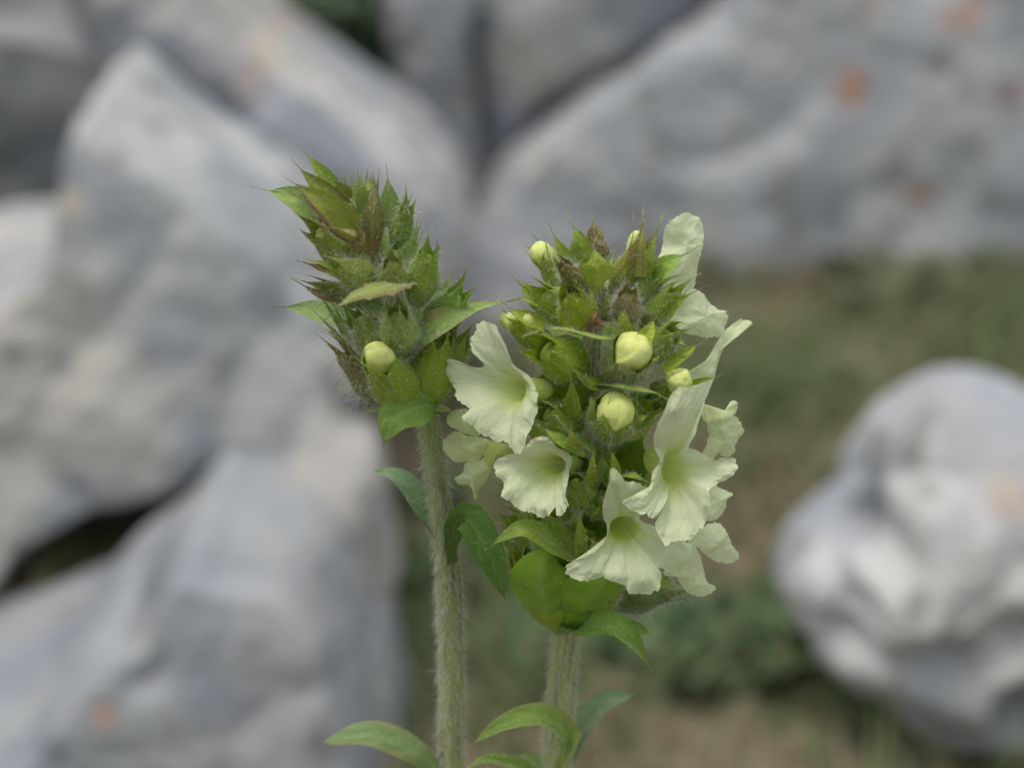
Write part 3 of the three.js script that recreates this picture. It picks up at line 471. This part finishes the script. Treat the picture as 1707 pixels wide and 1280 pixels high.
// ================================================================ right plant
seeded(202);
const baseR = (() => { const p = Q(925, 1280, 0); return V(p.x - 0.006, groundY(p.x, -0.004) - 0.003, -0.004); })();
const R = new Plant('flowering_plant', baseR, 'stout hairy stem at the right bearing open pale yellow two lipped flowers');
stem(R, [V(baseR.x, baseR.y, baseR.z), [920, 1700, -1], [928, 1280, 0], [934, 1180, 0], [941, 1080, 0], [955, 980, 0], [975, 800, 0], [985, 600, 0], [995, 470, 0]], [24, 25, 27, 28, 30, 32, 31, 28, 24, 20, 12], [0.34, 0.42, 0.11]);
const z3 = frame(720, 320, 560 / 1707), z4 = frame(720, 640, 560 / 1707), za = frame(840, 330, 280 / 1707), zb = frame(840, 500, 280 / 1707), zc = frame(900, 680, 200 / 1707), zd = frame(790, 820, 360 / 1707), ze = frame(1060, 340, 300 / 1280), zg = frame(720, 660, 180 / 1280), ID = (p) => p;
const RY = [0.25, 0.35, 0.025], RG = [0.22, 0.33, 0.04], RD = [0.17, 0.27, 0.03];
for (const [y, xa, r, n, out] of [[960, 950, 46, 8, 110], [840, 965, 44, 8, 120], [720, 980, 42, 8, 120], [600, 990, 40, 8, 105], [490, 995, 34, 7, 80]]) for (let k = 0; k < n; k++) {
  const a = Math.PI * (1.06 + 0.88 * k / (n - 1)), dx = Math.cos(a), dz = Math.sin(a);
  calyx(R, [xa + dx * 14, y + 40, dz * 1.2], [xa + dx * out * 0.8, y - 30, dz * out * U / MM * 0.85], r, { col: RG, tooth: 0.5, hair: 0.6 });
}
// top whorl
cx(R, za, [700, 980, 2], [420, 640, 4], 27, { col: RY, tips: [[152, 420, 3], [258, 325, 3], [425, 235, 2], [480, 480, 7]], hair: 1.5, hlen: 1.0 });
bud(R, za([400, 590, 3.5]), 20, { ax: [-0.4, 0.8, 0.3], stretch: 1.3 });
bl(R, za, [[720, 760, 3], [560, 480, 4], [440, 240, 3]], 12, { col: RY, w0: 0.9, spine: 0.25 });
cx(R, za, [820, 960, 5], [620, 700, 10], 22, { col: [0.2, 0.2, 0.05], flush: 0.6, fcol: [0.17, 0.08, 0.06], tips: [[530, 560, 11], [640, 570, 10]], tooth: 0.4, hair: 2, hlen: 1.1 });
bl(R, za, [[800, 760, 6], [770, 420, 7], [620, 150, 5]], 25, { col: RG, w0: 1, wm: 0.2, spine: 0.25, face: [-0.2, 0.3, 1] });
bl(R, za, [[930, 960, 10], [950, 700, 13.5], [915, 470, 12.5]], 29, { col: [0.27, 0.37, 0.04], w0: 0.35, wm: 0.36, taper: 0.95, spine: 0.06, cup: -0.5, keel: -0.2, hair: 0.35, label: 'bright green diamond shaped bract at the top front' });
bl(R, za, [[930, 560, 1], [920, 330, 0], [880, 130, -2]], 15, { col: [0.26, 0.3, 0.08], flush: 0.8, w0: 1, spine: 0.3, hair: 1.6 });
bl(R, za, [[980, 620, 2], [990, 480, 2], [1010, 380, 1]], 14, { col: [0.2, 0.2, 0.07], flush: 0.6, hair: 3, hlen: 1.0 });
cx(R, za, [1110, 980, 3], [1340, 560, 7], 25, { col: [0.24, 0.28, 0.04], flush: 0.55, fcol: [0.24, 0.12, 0.06], tips: [[1438, 30, 4], [1300, 100, 3], [1660, 100, 3], [1420, 45, 5]], hair: 1.8, hlen: 1.0 });
bud(R, za([1330, 470, 4.5]), 13, { ax: [0.2, 1, 0.1], stretch: 1.8 });
bl(R, za, [[1390, 800, 9], [1400, 450, 9], [1440, 35, 6]], 9, { col: [0.26, 0.31, 0.06], flush: 0.35, w0: 1, wm: 0.2, spine: 0.35 });
bl(R, za, [[1440, 800, 7], [1500, 500, 7], [1655, 110, 5]], 9, { col: RY, w0: 1, wm: 0.2, spine: 0.35 });
// second whorl
cx(R, za, [760, 1200, 3], [420, 1010, 7], 36, { col: RY, tips: [[80, 785, 5], [380, 860, 9], [60, 1010, 3]], hair: 1.5 });
bl(R, za, [[460, 1150, 6], [250, 960, 6], [78, 785, 5]], 15, { col: RG, w0: 1, spine: 0.25 });
bl(R, za, [[420, 1280, 7], [160, 1180, 6], [-40, 1040, 4]], 12, { col: RY, w0: 1, spine: 0.3 });
cx(R, za, [800, 1320, 4], [690, 1010, 11], 38, { col: [0.23, 0.32, 0.02], tooth: 0.3, spread: 0.1, hair: 0.7, glands: 0.8 });
bud(R, zb([270, 215, 6]), 12, { ax: [-0.4, 0.8, 0.4], stretch: 1.3 });
bud(R, zb([60, 230, 3]), 14, { ax: [-0.7, 0.6, 0.3], stretch: 1.4 });
cx(R, zb, [420, 480, 2], [120, 260, 4], 24, { col: RY, tips: [[-40, 60, 3], [60, 330, 6], [-30, 300, 4]], hair: 1.2 });
bl(R, zb, [[1060, 370, 9], [880, 345, 14], [540, 280, 16], [190, 365, 15]], 22, { col: [0.26, 0.36, 0.06], face: [0, 1, -0.12], cup: -0.35, w0: 0.7, spine: 0.2, taper: 0.8, label: 'bract arching left above the shaded hollow' });
cx(R, zb, [820, 700, 2], [420, 520, 9], 46, { col: [0.22, 0.33, 0.02], tips: [[560, 540, 13], [130, 330, 8]], tooth: 0.25, spread: 0.1, hair: 0.7, glands: 0.8 });
cx(R, zb, [1130, 800, 3], [1305, 530, 13], 40, { col: [0.24, 0.32, 0.03], flush: 0.25, fcol: [0.3, 0.16, 0.06], tips: [[1210, 20, 11], [1525, 195, 11], [1690, 490, 12], [1130, 260, 13]], shut: 0.12, spread: 0.15, tooth: 0.3, plug: 0, mouth: 0.86, hair: 1.7, hlen: 1.0, label: 'hairy calyx round the upper yellow bud' });
bud(R, zb([1315, 520, 12.8]), 31, { ax: [0.25, 0.9, 0.5], label: 'upper round yellow bud' });
bl(R, zb, [[1400, 420, 13], [1470, 320, 13], [1530, 195, 12]], 14, { col: [0.33, 0.44, 0.04], w0: 1, wm: 0.1, spine: 0.06 });
bl(R, zb, [[1200, 360, 12], [1200, 200, 12], [1213, 10, 11]], 9, { col: RY, w0: 1, wm: 0.2, spine: 0.2 });
cx(R, za, [1240, 1240, 6], [1260, 1010, 10.5], 28, { col: [0.26, 0.26, 0.09], flush: 0.7, fcol: [0.27, 0.12, 0.08], tips: [[1320, 860, 12]], tooth: 0.3, spread: 0.1, hair: 3, hlen: 1.1 });
bl(R, zb, [[860, 330, 11], [900, 180, 13], [990, 60, 12]], 7, { name: 'withered_bract', col: [0.28, 0.15, 0.07], tip: [0.28, 0.15, 0.07], spine: 0.1, hair: 0.4 });
for (const q of [[[840, 310], [880, 210], [960, 200], [1050, 260]], [[860, 250], [950, 215], [1010, 240], [1000, 320]], [[880, 300], [930, 260], [1000, 265], [1040, 300]]]) bl(R, zb, q.map((p, i) => [...p, 12 + i * 0.6]), 4, { name: 'withered_bract', col: [0.22, 0.14, 0.1], tip: [0.3, 0.25, 0.2], spine: 0.1, hair: 0.5 });
cx(R, ze, [-60, 700, 3], [130, 520, 6], 32, { col: [0.23, 0.36, 0.06], tips: [[450, 300, 3], [280, 400, 7], [470, 485, 5]], tooth: 0.4, hair: 1.7, hlen: 1.1 });
bl(R, ze, [[100, 560, 6], [220, 440, 7], [455, 295, 4]], 17, { col: [0.22, 0.36, 0.06], face: [-0.4, 0.6, 1], w0: 1, spine: 0.3 });
cx(R, ze, [60, 880, 4], [250, 650, 8], 28, { col: RG, tips: [[475, 482, 6], [522, 575, 6], [330, 540, 10]], hair: 1.5 });
bl(R, ze, [[170, 860, 8], [310, 690, 9], [522, 573, 7]], 9, { col: RY, w0: 1, wm: 0.2, spine: 0.3 });
cx(R, ze, [40, 1080, 4], [240, 930, 9], 34, { col: RG, tips: [[440, 878, 8], [505, 955, 7], [420, 1070, 9]], hair: 1.9, hlen: 1.2 });
bl(R, ze, [[250, 1130, 10], [380, 1040, 10], [508, 955, 8]], 10, { col: RY, w0: 1, wm: 0.2, spine: 0.3 });
bl(R, ze, [[200, 1180, 11], [310, 1110, 11], [422, 1068, 9]], 8, { col: RY, w0: 1, wm: 0.2, spine: 0.3 });
cx(R, ze, [120, 1400, 4], [270, 1290, 9], 27, { col: RG, tips: [[410, 1200, 7], [200, 1170, 11]], shut: -0.2, spread: 0.6, plug: 0, hair: 1.2 });
bud(R, ze([305, 1255, 10.5]), 20, { ax: [0.5, 0.3, 0.9], stretch: 1.15, label: 'small yellow bud at the right edge of the spike' });
bl(R, ze, [[330, 1330, 6], [480, 1265, 6], [638, 1205, 4]], 10, { col: RY, w0: 1, wm: 0.3, spine: 0.3 });
// third whorl
bl(R, zb, [[960, 860, 10], [1200, 860, 14], [1500, 925, 15], [1690, 1025, 14]], 18, { col: [0.2, 0.31, 0.04], face: [0.1, 1, -0.15], cup: -0.3, w0: 0.6, spine: 0.15, taper: 0.8, label: 'narrow bract arching right between the two yellow buds' });
bl(R, zb, [[1080, 840, 9], [860, 850, 12], [720, 720, 13], [575, 545, 13]], 12, { col: [0.2, 0.32, 0.03], w0: 0.8, spine: 0.2, face: [0.6, 0.5, 0.6] });
bl(R, zb, [[720, 1180, 10], [690, 860, 13.5], [640, 620, 13]], 15, { col: [0.21, 0.33, 0.02], w0: 0.9, spine: 0.25, face: [-0.3, 0, 1], hair: 0.5 });
bl(R, zb, [[930, 860, 13], [850, 800, 13.5], [835, 725, 13]], 4, { col: RY, spine: 0.3 });
cx(R, zb, [920, 1000, 2], [520, 885, 8], 36, { col: [0.25, 0.36, 0.02], tooth: 0.2, spread: 0.4, shut: 0, plug: 0, mouth: 1.0, hair: 0.5, glands: 0.8, label: 'calyx of the upper left open flower' });
cx(R, zb, [1060, 1330, 4], [1130, 1135, 13.6], 40, { col: [0.22, 0.33, 0.02], tips: [[860, 980, 15], [1360, 920, 14], [1490, 1170, 14], [1110, 880, 14]], shut: 0.12, spread: 0.15, tooth: 0.3, plug: 0, mouth: 0.86, hair: 1.3, label: 'calyx round the lower yellow bud' });
bud(R, zb([1135, 1130, 13.6]), 31, { ax: [-0.2, 0.9, 0.45], label: 'lower round yellow bud' });
bl(R, zb, [[880, 1230, 13], [890, 1080, 15], [880, 960, 15]], 8, { col: [0.28, 0.36, 0.06], w0: 1, wm: 0.3, spine: 0.05, hair: 2 });
bl(R, zb, [[1330, 1260, 13], [1400, 1200, 15], [1485, 1160, 15]], 9, { col: [0.3, 0.4, 0.05], w0: 1, wm: 0.3, spine: 0.05 });
cx(R, zb, [1200, 1180, 3], [1500, 1060, 8], 34, { col: [0.18, 0.30, 0.02], tooth: 0.2, spread: 0.1, hair: 0.8 });
cx(R, zb, [760, 1300, 4], [430, 1160, 10], 34, { col: RD, tips: [[560, 1180, 13], [240, 1170, 11]], tooth: 0.25, hair: 0.9 });
// fourth whorl, centre
bl(R, zc, [[760, 640, 12], [400, 330, 14.5], [210, 90, 14]], 10, { col: RD, face: [0.4, 0.7, 0.4], spine: 0.2 });
bl(R, zc, [[480, 560, 14], [450, 400, 15.5], [435, 195, 15]], 13, { col: [0.25, 0.36, 0.03], w0: 0.8, wm: 0.3, spine: 0.25 });
bl(R, zc, [[640, 640, 13], [300, 440, 14], [-40, 230, 13]], 18, { col: RD, face: [0.3, 1, 0.3], cup: -0.3 });
bl(R, zc, [[760, 1080, 12], [745, 800, 14.5], [790, 520, 14]], 9, { col: [0.25, 0.35, 0.03], w0: 0.9, spine: 0.12 });
bl(R, zc, [[1060, 1080, 12], [1060, 760, 14.5], [970, 480, 14]], 11, { col: [0.25, 0.36, 0.03], w0: 0.9, spine: 0.15 });
bl(R, zc, [[900, 1080, 10], [900, 820, 12], [880, 560, 12]], 16, { col: RD, hair: 1.5 });
cx(R, zc, [840, 900, 3], [600, 810, 9], 26, { col: RD, tooth: 0.2, spread: 0.5, shut: 0, plug: 0, hair: 0.7 });
cx(R, zc, [960, 860, 2], [1290, 770, 7], 34, { col: RD, tooth: 0.2, spread: 0.5, shut: 0, plug: 0, mouth: 1, hair: 0.7 });
bl(R, zc, [[1150, 960, 13], [1330, 940, 15], [1570, 1080, 15]], 12, { col: RG, face: [0, 1, 0.2], cup: -0.3 });
cx(R, zc, [700, 1330, 4], [480, 1080, 12], 32, { col: RD, tips: [[640, 1040, 15]], tooth: 0.25, hair: 0.9 });
cx(R, zc, [860, 1400, 4], [840, 1250, 11], 34, { col: RD, tooth: 0.35, hair: 1 });
bl(R, zc, [[760, 1260, 13], [700, 1160, 15], [640, 1040, 15]], 6, { col: RG, spine: 0.25 });
// lowest whorl
cx(R, zd, [720, 420, 2], [960, 240, 7], 30, { col: RD, tooth: 0.2, spread: 0.5, shut: 0, plug: 0, mouth: 1, hair: 0.6 });
cx(R, zd, [700, 560, 3], [560, 240, 9], 44, { col: RG, tooth: 0.3, hair: 0.8 });
cx(R, zd, [680, 520, 2], [330, 250, 6], 36, { col: RG, tips: [[150, 150, 5], [185, 80, 4], [260, 190, 8]], tooth: 0.35, hair: 0.8 });
bl(R, zd, [[860, 560, 10], [620, 400, 14], [380, 290, 15.5], [85, 455, 15]], 24, { col: [0.17, 0.27, 0.035], face: [-0.15, 0.85, 0.6], w0: 0.7, spine: 0.05, cup: -0.25, keel: 0.3, hair: 0.5, label: 'olive bract arching over the dark folded leaf' });
bl(R, zd, [[850, 480, 12], [840, 260, 14], [825, 70, 13]], 11, { col: RG, w0: 0.9, spine: 0.2 });
bl(R, zd, [[900, 500, 13], [960, 420, 14], [880, 340, 15]], 8, { col: RY, spine: 0.2 });
calyx(R, zd([690, 1040, 2]), zd([540, 560, 7]), 58, { col: [0.23, 0.37, 0.03], shut: 1, tooth: 0.15, spread: 0, hair: 0.08, glands: 0.1 });
calyx(R, zd([740, 1030, 2]), zd([940, 600, 8]), 58, { col: [0.21, 0.36, 0.03], shut: 1, tooth: 0.15, spread: 0, hair: 0.08, glands: 0.1 });
calyx(R, zd([640, 1020, 1]), zd([400, 560, 5]), 44, { col: [0.27, 0.37, 0.03], tooth: 0.15, spread: 0, hair: 0.4, glands: 0.15 });
calyx(R, zd([780, 1000, 1]), zd([1130, 640, 6]), 44, { col: [0.23, 0.34, 0.03], tooth: 0.15, spread: 0.1, hair: 1.2, hlen: 1.3 });
bl(R, zd, [[700, 1090, 4], [560, 900, 10], [540, 600, 12.5], [600, 440, 12]], 66, { col: [0.20, 0.36, 0.03], w0: 0.4, wm: 0.55, spine: 0.02, tipk: 0, taper: 0.6, cup: -0.45, keel: -0.1, face: [-0.15, -0.1, 1], hair: 0.08, glands: 0.1, label: 'smooth yellow green bract bowl at the bottom left of the spike' });
bl(R, zd, [[720, 1080, 4], [900, 900, 11], [1010, 720, 13], [1020, 560, 12]], 60, { col: [0.19, 0.35, 0.03], w0: 0.4, wm: 0.55, spine: 0.02, tipk: 0, taper: 0.6, cup: -0.45, keel: -0.1, face: [0.2, -0.1, 1], hair: 0.08, glands: 0.1, label: 'smooth yellow green bract bowl at the bottom right of the spike' });
bl(R, z4, [[960, 930, 0], [1180, 1010, 2], [1310, 1052, 0]], 14, { col: RG, face: [0, 0.6, 0.8], hair: 3, hlen: 1.4 });
cx(R, z4, [900, 1120, -2], [1190, 1060, -2], 30, { col: [0.13, 0.19, 0.06], tooth: 0.5, hair: 2.2, hlen: 1.6 });
// leaves under the spike and on the stem
bl(R, zd, [[680, 1130, 4], [880, 1080, 10], [1100, 1070, 12], [1240, 1180, 12.5], [1440, 1460, 11]], 24, { name: 'leaf', col: [0.14, 0.26, 0.04], face: [0.3, 0.75, 0.6], w0: 0.5, wm: 0.45, spine: 0.06, cup: 0.25, keel: 0.3, hair: 0.5, label: 'green leaf curving down below the right spike' });
bl(R, zd, [[1080, 1150, 3], [1260, 1090, 3], [1440, 1120, 2]], 17, { name: 'leaf', col: [0.16, 0.28, 0.05], face: [0, 0.6, 0.8], spine: 0.15, hair: 0.8 });
bl(R, z6, [[1150, 840, 3], [1195, 680, 8], [1080, 575, 10.5], [920, 600, 11], [755, 700, 10]], 25, { name: 'leaf', col: [0.15, 0.26, 0.045], face: [-0.2, 0.9, 0.55], w0: 0.7, wm: 0.45, spine: 0.03, edge: [0.45, 0.38, 0.18], purple: 0.35, taper: 0.7, hair: 0.5, label: 'curled green leaf between the stems near the bottom' });
bl(R, z6, [[1205, 790, -1], [1260, 640, -2], [1370, 510, -4], [1490, 470, -6]], 27, { name: 'leaf', col: [0.2, 0.31, 0.18], face: [-0.7, 0.4, 0.6], w0: 0.35, wm: 0.5, spine: 0.04, taper: 0.7, cup: 0.4, hair: 0.8, label: 'pale grey green leaf to the right of the right stem' });
bl(R, z6, [[1120, 900, 2], [980, 800, 5], [820, 765, 7], [700, 830, 8]], 17, { name: 'leaf', col: [0.16, 0.27, 0.05], face: [0, 1, 0.4], edge: [0.45, 0.4, 0.2], purple: 0.4, spine: 0.03, label: 'leaf tip at the bottom edge between the stems' });
bl(R, z6, [[1160, 900, 0], [1080, 790, 0], [940, 780, -1], [860, 850, -2]], 17, { name: 'leaf', col: [0.17, 0.28, 0.08], face: [0, 1, 0.5], spine: 0.03 });
// open flowers
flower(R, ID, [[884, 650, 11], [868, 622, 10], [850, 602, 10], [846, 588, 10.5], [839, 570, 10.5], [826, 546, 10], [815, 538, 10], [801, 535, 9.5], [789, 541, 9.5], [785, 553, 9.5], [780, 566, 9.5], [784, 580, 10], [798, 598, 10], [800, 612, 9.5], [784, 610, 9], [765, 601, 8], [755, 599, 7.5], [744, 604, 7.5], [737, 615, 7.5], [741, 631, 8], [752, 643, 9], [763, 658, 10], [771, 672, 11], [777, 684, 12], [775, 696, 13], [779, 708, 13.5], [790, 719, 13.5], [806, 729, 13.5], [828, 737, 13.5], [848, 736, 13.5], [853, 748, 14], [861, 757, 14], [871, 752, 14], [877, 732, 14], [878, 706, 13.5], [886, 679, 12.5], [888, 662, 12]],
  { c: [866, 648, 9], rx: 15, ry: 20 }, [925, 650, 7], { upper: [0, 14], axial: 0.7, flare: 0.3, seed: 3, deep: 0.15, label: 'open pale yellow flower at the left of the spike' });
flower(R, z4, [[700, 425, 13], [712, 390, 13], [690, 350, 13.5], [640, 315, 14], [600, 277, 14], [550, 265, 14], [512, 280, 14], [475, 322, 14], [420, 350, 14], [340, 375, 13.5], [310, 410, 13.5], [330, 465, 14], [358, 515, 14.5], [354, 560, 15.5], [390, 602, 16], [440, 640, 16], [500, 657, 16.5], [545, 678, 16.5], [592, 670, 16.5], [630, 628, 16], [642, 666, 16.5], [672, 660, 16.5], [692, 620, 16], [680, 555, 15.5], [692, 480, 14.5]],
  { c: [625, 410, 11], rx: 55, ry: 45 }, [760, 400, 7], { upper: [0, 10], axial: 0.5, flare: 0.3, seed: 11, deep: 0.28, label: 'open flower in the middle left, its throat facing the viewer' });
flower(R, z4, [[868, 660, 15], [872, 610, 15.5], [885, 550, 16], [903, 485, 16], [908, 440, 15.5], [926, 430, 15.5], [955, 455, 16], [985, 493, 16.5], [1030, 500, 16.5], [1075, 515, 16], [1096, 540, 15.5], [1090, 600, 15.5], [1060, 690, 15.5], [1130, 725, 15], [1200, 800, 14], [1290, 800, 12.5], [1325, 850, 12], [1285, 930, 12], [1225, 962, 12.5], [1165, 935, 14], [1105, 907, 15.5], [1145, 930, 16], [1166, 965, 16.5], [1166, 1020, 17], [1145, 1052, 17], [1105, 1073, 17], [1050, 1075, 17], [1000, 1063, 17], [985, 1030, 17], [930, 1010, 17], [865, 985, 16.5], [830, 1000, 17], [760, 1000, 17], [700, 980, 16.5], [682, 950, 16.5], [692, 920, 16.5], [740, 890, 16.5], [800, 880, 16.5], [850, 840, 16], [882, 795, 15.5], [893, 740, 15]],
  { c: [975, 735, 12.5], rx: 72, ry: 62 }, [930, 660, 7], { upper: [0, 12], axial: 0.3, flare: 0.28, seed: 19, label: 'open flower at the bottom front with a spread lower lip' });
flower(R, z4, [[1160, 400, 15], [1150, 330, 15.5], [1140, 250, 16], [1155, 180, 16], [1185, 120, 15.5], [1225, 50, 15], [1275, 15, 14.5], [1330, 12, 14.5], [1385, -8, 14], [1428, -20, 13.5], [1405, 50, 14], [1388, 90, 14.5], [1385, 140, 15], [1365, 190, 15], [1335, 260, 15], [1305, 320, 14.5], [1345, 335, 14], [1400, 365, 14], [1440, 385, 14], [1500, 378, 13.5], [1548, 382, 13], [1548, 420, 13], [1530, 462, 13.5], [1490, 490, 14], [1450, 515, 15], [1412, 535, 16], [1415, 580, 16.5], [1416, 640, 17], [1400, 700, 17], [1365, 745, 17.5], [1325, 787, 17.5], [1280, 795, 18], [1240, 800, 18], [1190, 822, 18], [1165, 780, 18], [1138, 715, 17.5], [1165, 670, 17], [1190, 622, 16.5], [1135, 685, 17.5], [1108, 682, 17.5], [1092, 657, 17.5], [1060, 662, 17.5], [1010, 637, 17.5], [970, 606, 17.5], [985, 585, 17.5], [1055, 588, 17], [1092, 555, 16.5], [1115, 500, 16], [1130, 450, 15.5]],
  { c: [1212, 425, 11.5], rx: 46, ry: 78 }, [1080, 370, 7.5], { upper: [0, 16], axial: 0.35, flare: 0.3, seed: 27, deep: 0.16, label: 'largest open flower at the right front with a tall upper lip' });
const z8 = frame(940, 620, 320 / 1707);
{ // small flower half hidden at the right
  const f = sideFlower(R, 'small flower at the right edge behind the largest flower');
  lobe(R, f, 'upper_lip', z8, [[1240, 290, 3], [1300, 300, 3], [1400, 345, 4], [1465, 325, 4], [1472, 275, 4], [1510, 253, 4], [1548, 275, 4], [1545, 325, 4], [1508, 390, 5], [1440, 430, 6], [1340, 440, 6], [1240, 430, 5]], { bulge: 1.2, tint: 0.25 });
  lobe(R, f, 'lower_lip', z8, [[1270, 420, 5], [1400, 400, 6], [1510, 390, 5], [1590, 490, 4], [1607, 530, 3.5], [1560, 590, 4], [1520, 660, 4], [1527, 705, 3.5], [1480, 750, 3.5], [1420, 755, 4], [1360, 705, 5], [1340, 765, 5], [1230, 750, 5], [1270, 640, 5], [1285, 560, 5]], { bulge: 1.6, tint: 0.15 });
}
{
  const f = sideFlower(R, 'flower seen from behind at the upper right, one petal standing above the spike');
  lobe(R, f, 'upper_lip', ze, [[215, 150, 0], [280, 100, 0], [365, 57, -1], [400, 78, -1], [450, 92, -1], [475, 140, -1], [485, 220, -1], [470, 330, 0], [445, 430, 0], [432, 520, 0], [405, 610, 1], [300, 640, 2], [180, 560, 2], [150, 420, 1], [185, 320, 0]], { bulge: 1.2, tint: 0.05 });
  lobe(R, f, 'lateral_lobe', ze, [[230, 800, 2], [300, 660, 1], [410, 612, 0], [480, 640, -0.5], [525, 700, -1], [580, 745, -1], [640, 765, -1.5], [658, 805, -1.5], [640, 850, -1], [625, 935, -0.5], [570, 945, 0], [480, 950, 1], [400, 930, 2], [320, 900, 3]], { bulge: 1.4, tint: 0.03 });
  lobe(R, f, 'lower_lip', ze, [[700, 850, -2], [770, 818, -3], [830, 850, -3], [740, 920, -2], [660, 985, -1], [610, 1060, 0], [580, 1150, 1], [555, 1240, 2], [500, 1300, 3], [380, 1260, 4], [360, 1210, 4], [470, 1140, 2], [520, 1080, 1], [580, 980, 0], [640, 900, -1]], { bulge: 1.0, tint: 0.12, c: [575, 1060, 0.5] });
}
{
  const f = sideFlower(R, 'half hidden flower behind the large flowers at the lower right');
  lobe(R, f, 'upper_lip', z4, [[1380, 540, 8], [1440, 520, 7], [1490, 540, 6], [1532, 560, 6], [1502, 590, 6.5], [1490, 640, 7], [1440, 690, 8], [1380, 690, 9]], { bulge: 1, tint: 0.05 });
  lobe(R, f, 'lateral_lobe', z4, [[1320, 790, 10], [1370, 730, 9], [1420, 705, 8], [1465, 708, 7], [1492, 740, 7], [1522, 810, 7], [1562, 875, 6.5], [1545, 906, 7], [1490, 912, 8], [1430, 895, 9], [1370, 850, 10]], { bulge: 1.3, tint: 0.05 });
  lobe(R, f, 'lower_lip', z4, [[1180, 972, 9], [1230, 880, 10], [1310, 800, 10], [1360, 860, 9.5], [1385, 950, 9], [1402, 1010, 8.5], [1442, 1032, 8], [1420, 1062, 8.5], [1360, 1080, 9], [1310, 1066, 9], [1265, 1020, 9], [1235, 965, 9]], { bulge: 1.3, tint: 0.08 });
}
{
  const f = sideFlower(R, 'greenish flower hanging behind the left flowers beside the left stem');
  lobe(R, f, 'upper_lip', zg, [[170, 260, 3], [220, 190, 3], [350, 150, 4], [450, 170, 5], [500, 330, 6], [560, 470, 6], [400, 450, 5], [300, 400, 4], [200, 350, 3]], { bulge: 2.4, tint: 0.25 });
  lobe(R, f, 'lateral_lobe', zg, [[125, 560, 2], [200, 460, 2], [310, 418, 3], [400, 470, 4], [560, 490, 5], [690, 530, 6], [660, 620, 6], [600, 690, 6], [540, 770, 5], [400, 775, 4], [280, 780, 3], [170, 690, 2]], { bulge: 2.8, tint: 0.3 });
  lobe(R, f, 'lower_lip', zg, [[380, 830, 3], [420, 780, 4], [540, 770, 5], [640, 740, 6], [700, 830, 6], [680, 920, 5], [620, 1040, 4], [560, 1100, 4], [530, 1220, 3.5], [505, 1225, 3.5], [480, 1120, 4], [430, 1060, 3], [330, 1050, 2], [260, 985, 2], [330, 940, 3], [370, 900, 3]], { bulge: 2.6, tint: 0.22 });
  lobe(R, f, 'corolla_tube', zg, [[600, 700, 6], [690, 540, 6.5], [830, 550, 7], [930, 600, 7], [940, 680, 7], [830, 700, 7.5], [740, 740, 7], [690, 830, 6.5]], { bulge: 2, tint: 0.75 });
}
R.finish();

renderer.render(scene, camera);
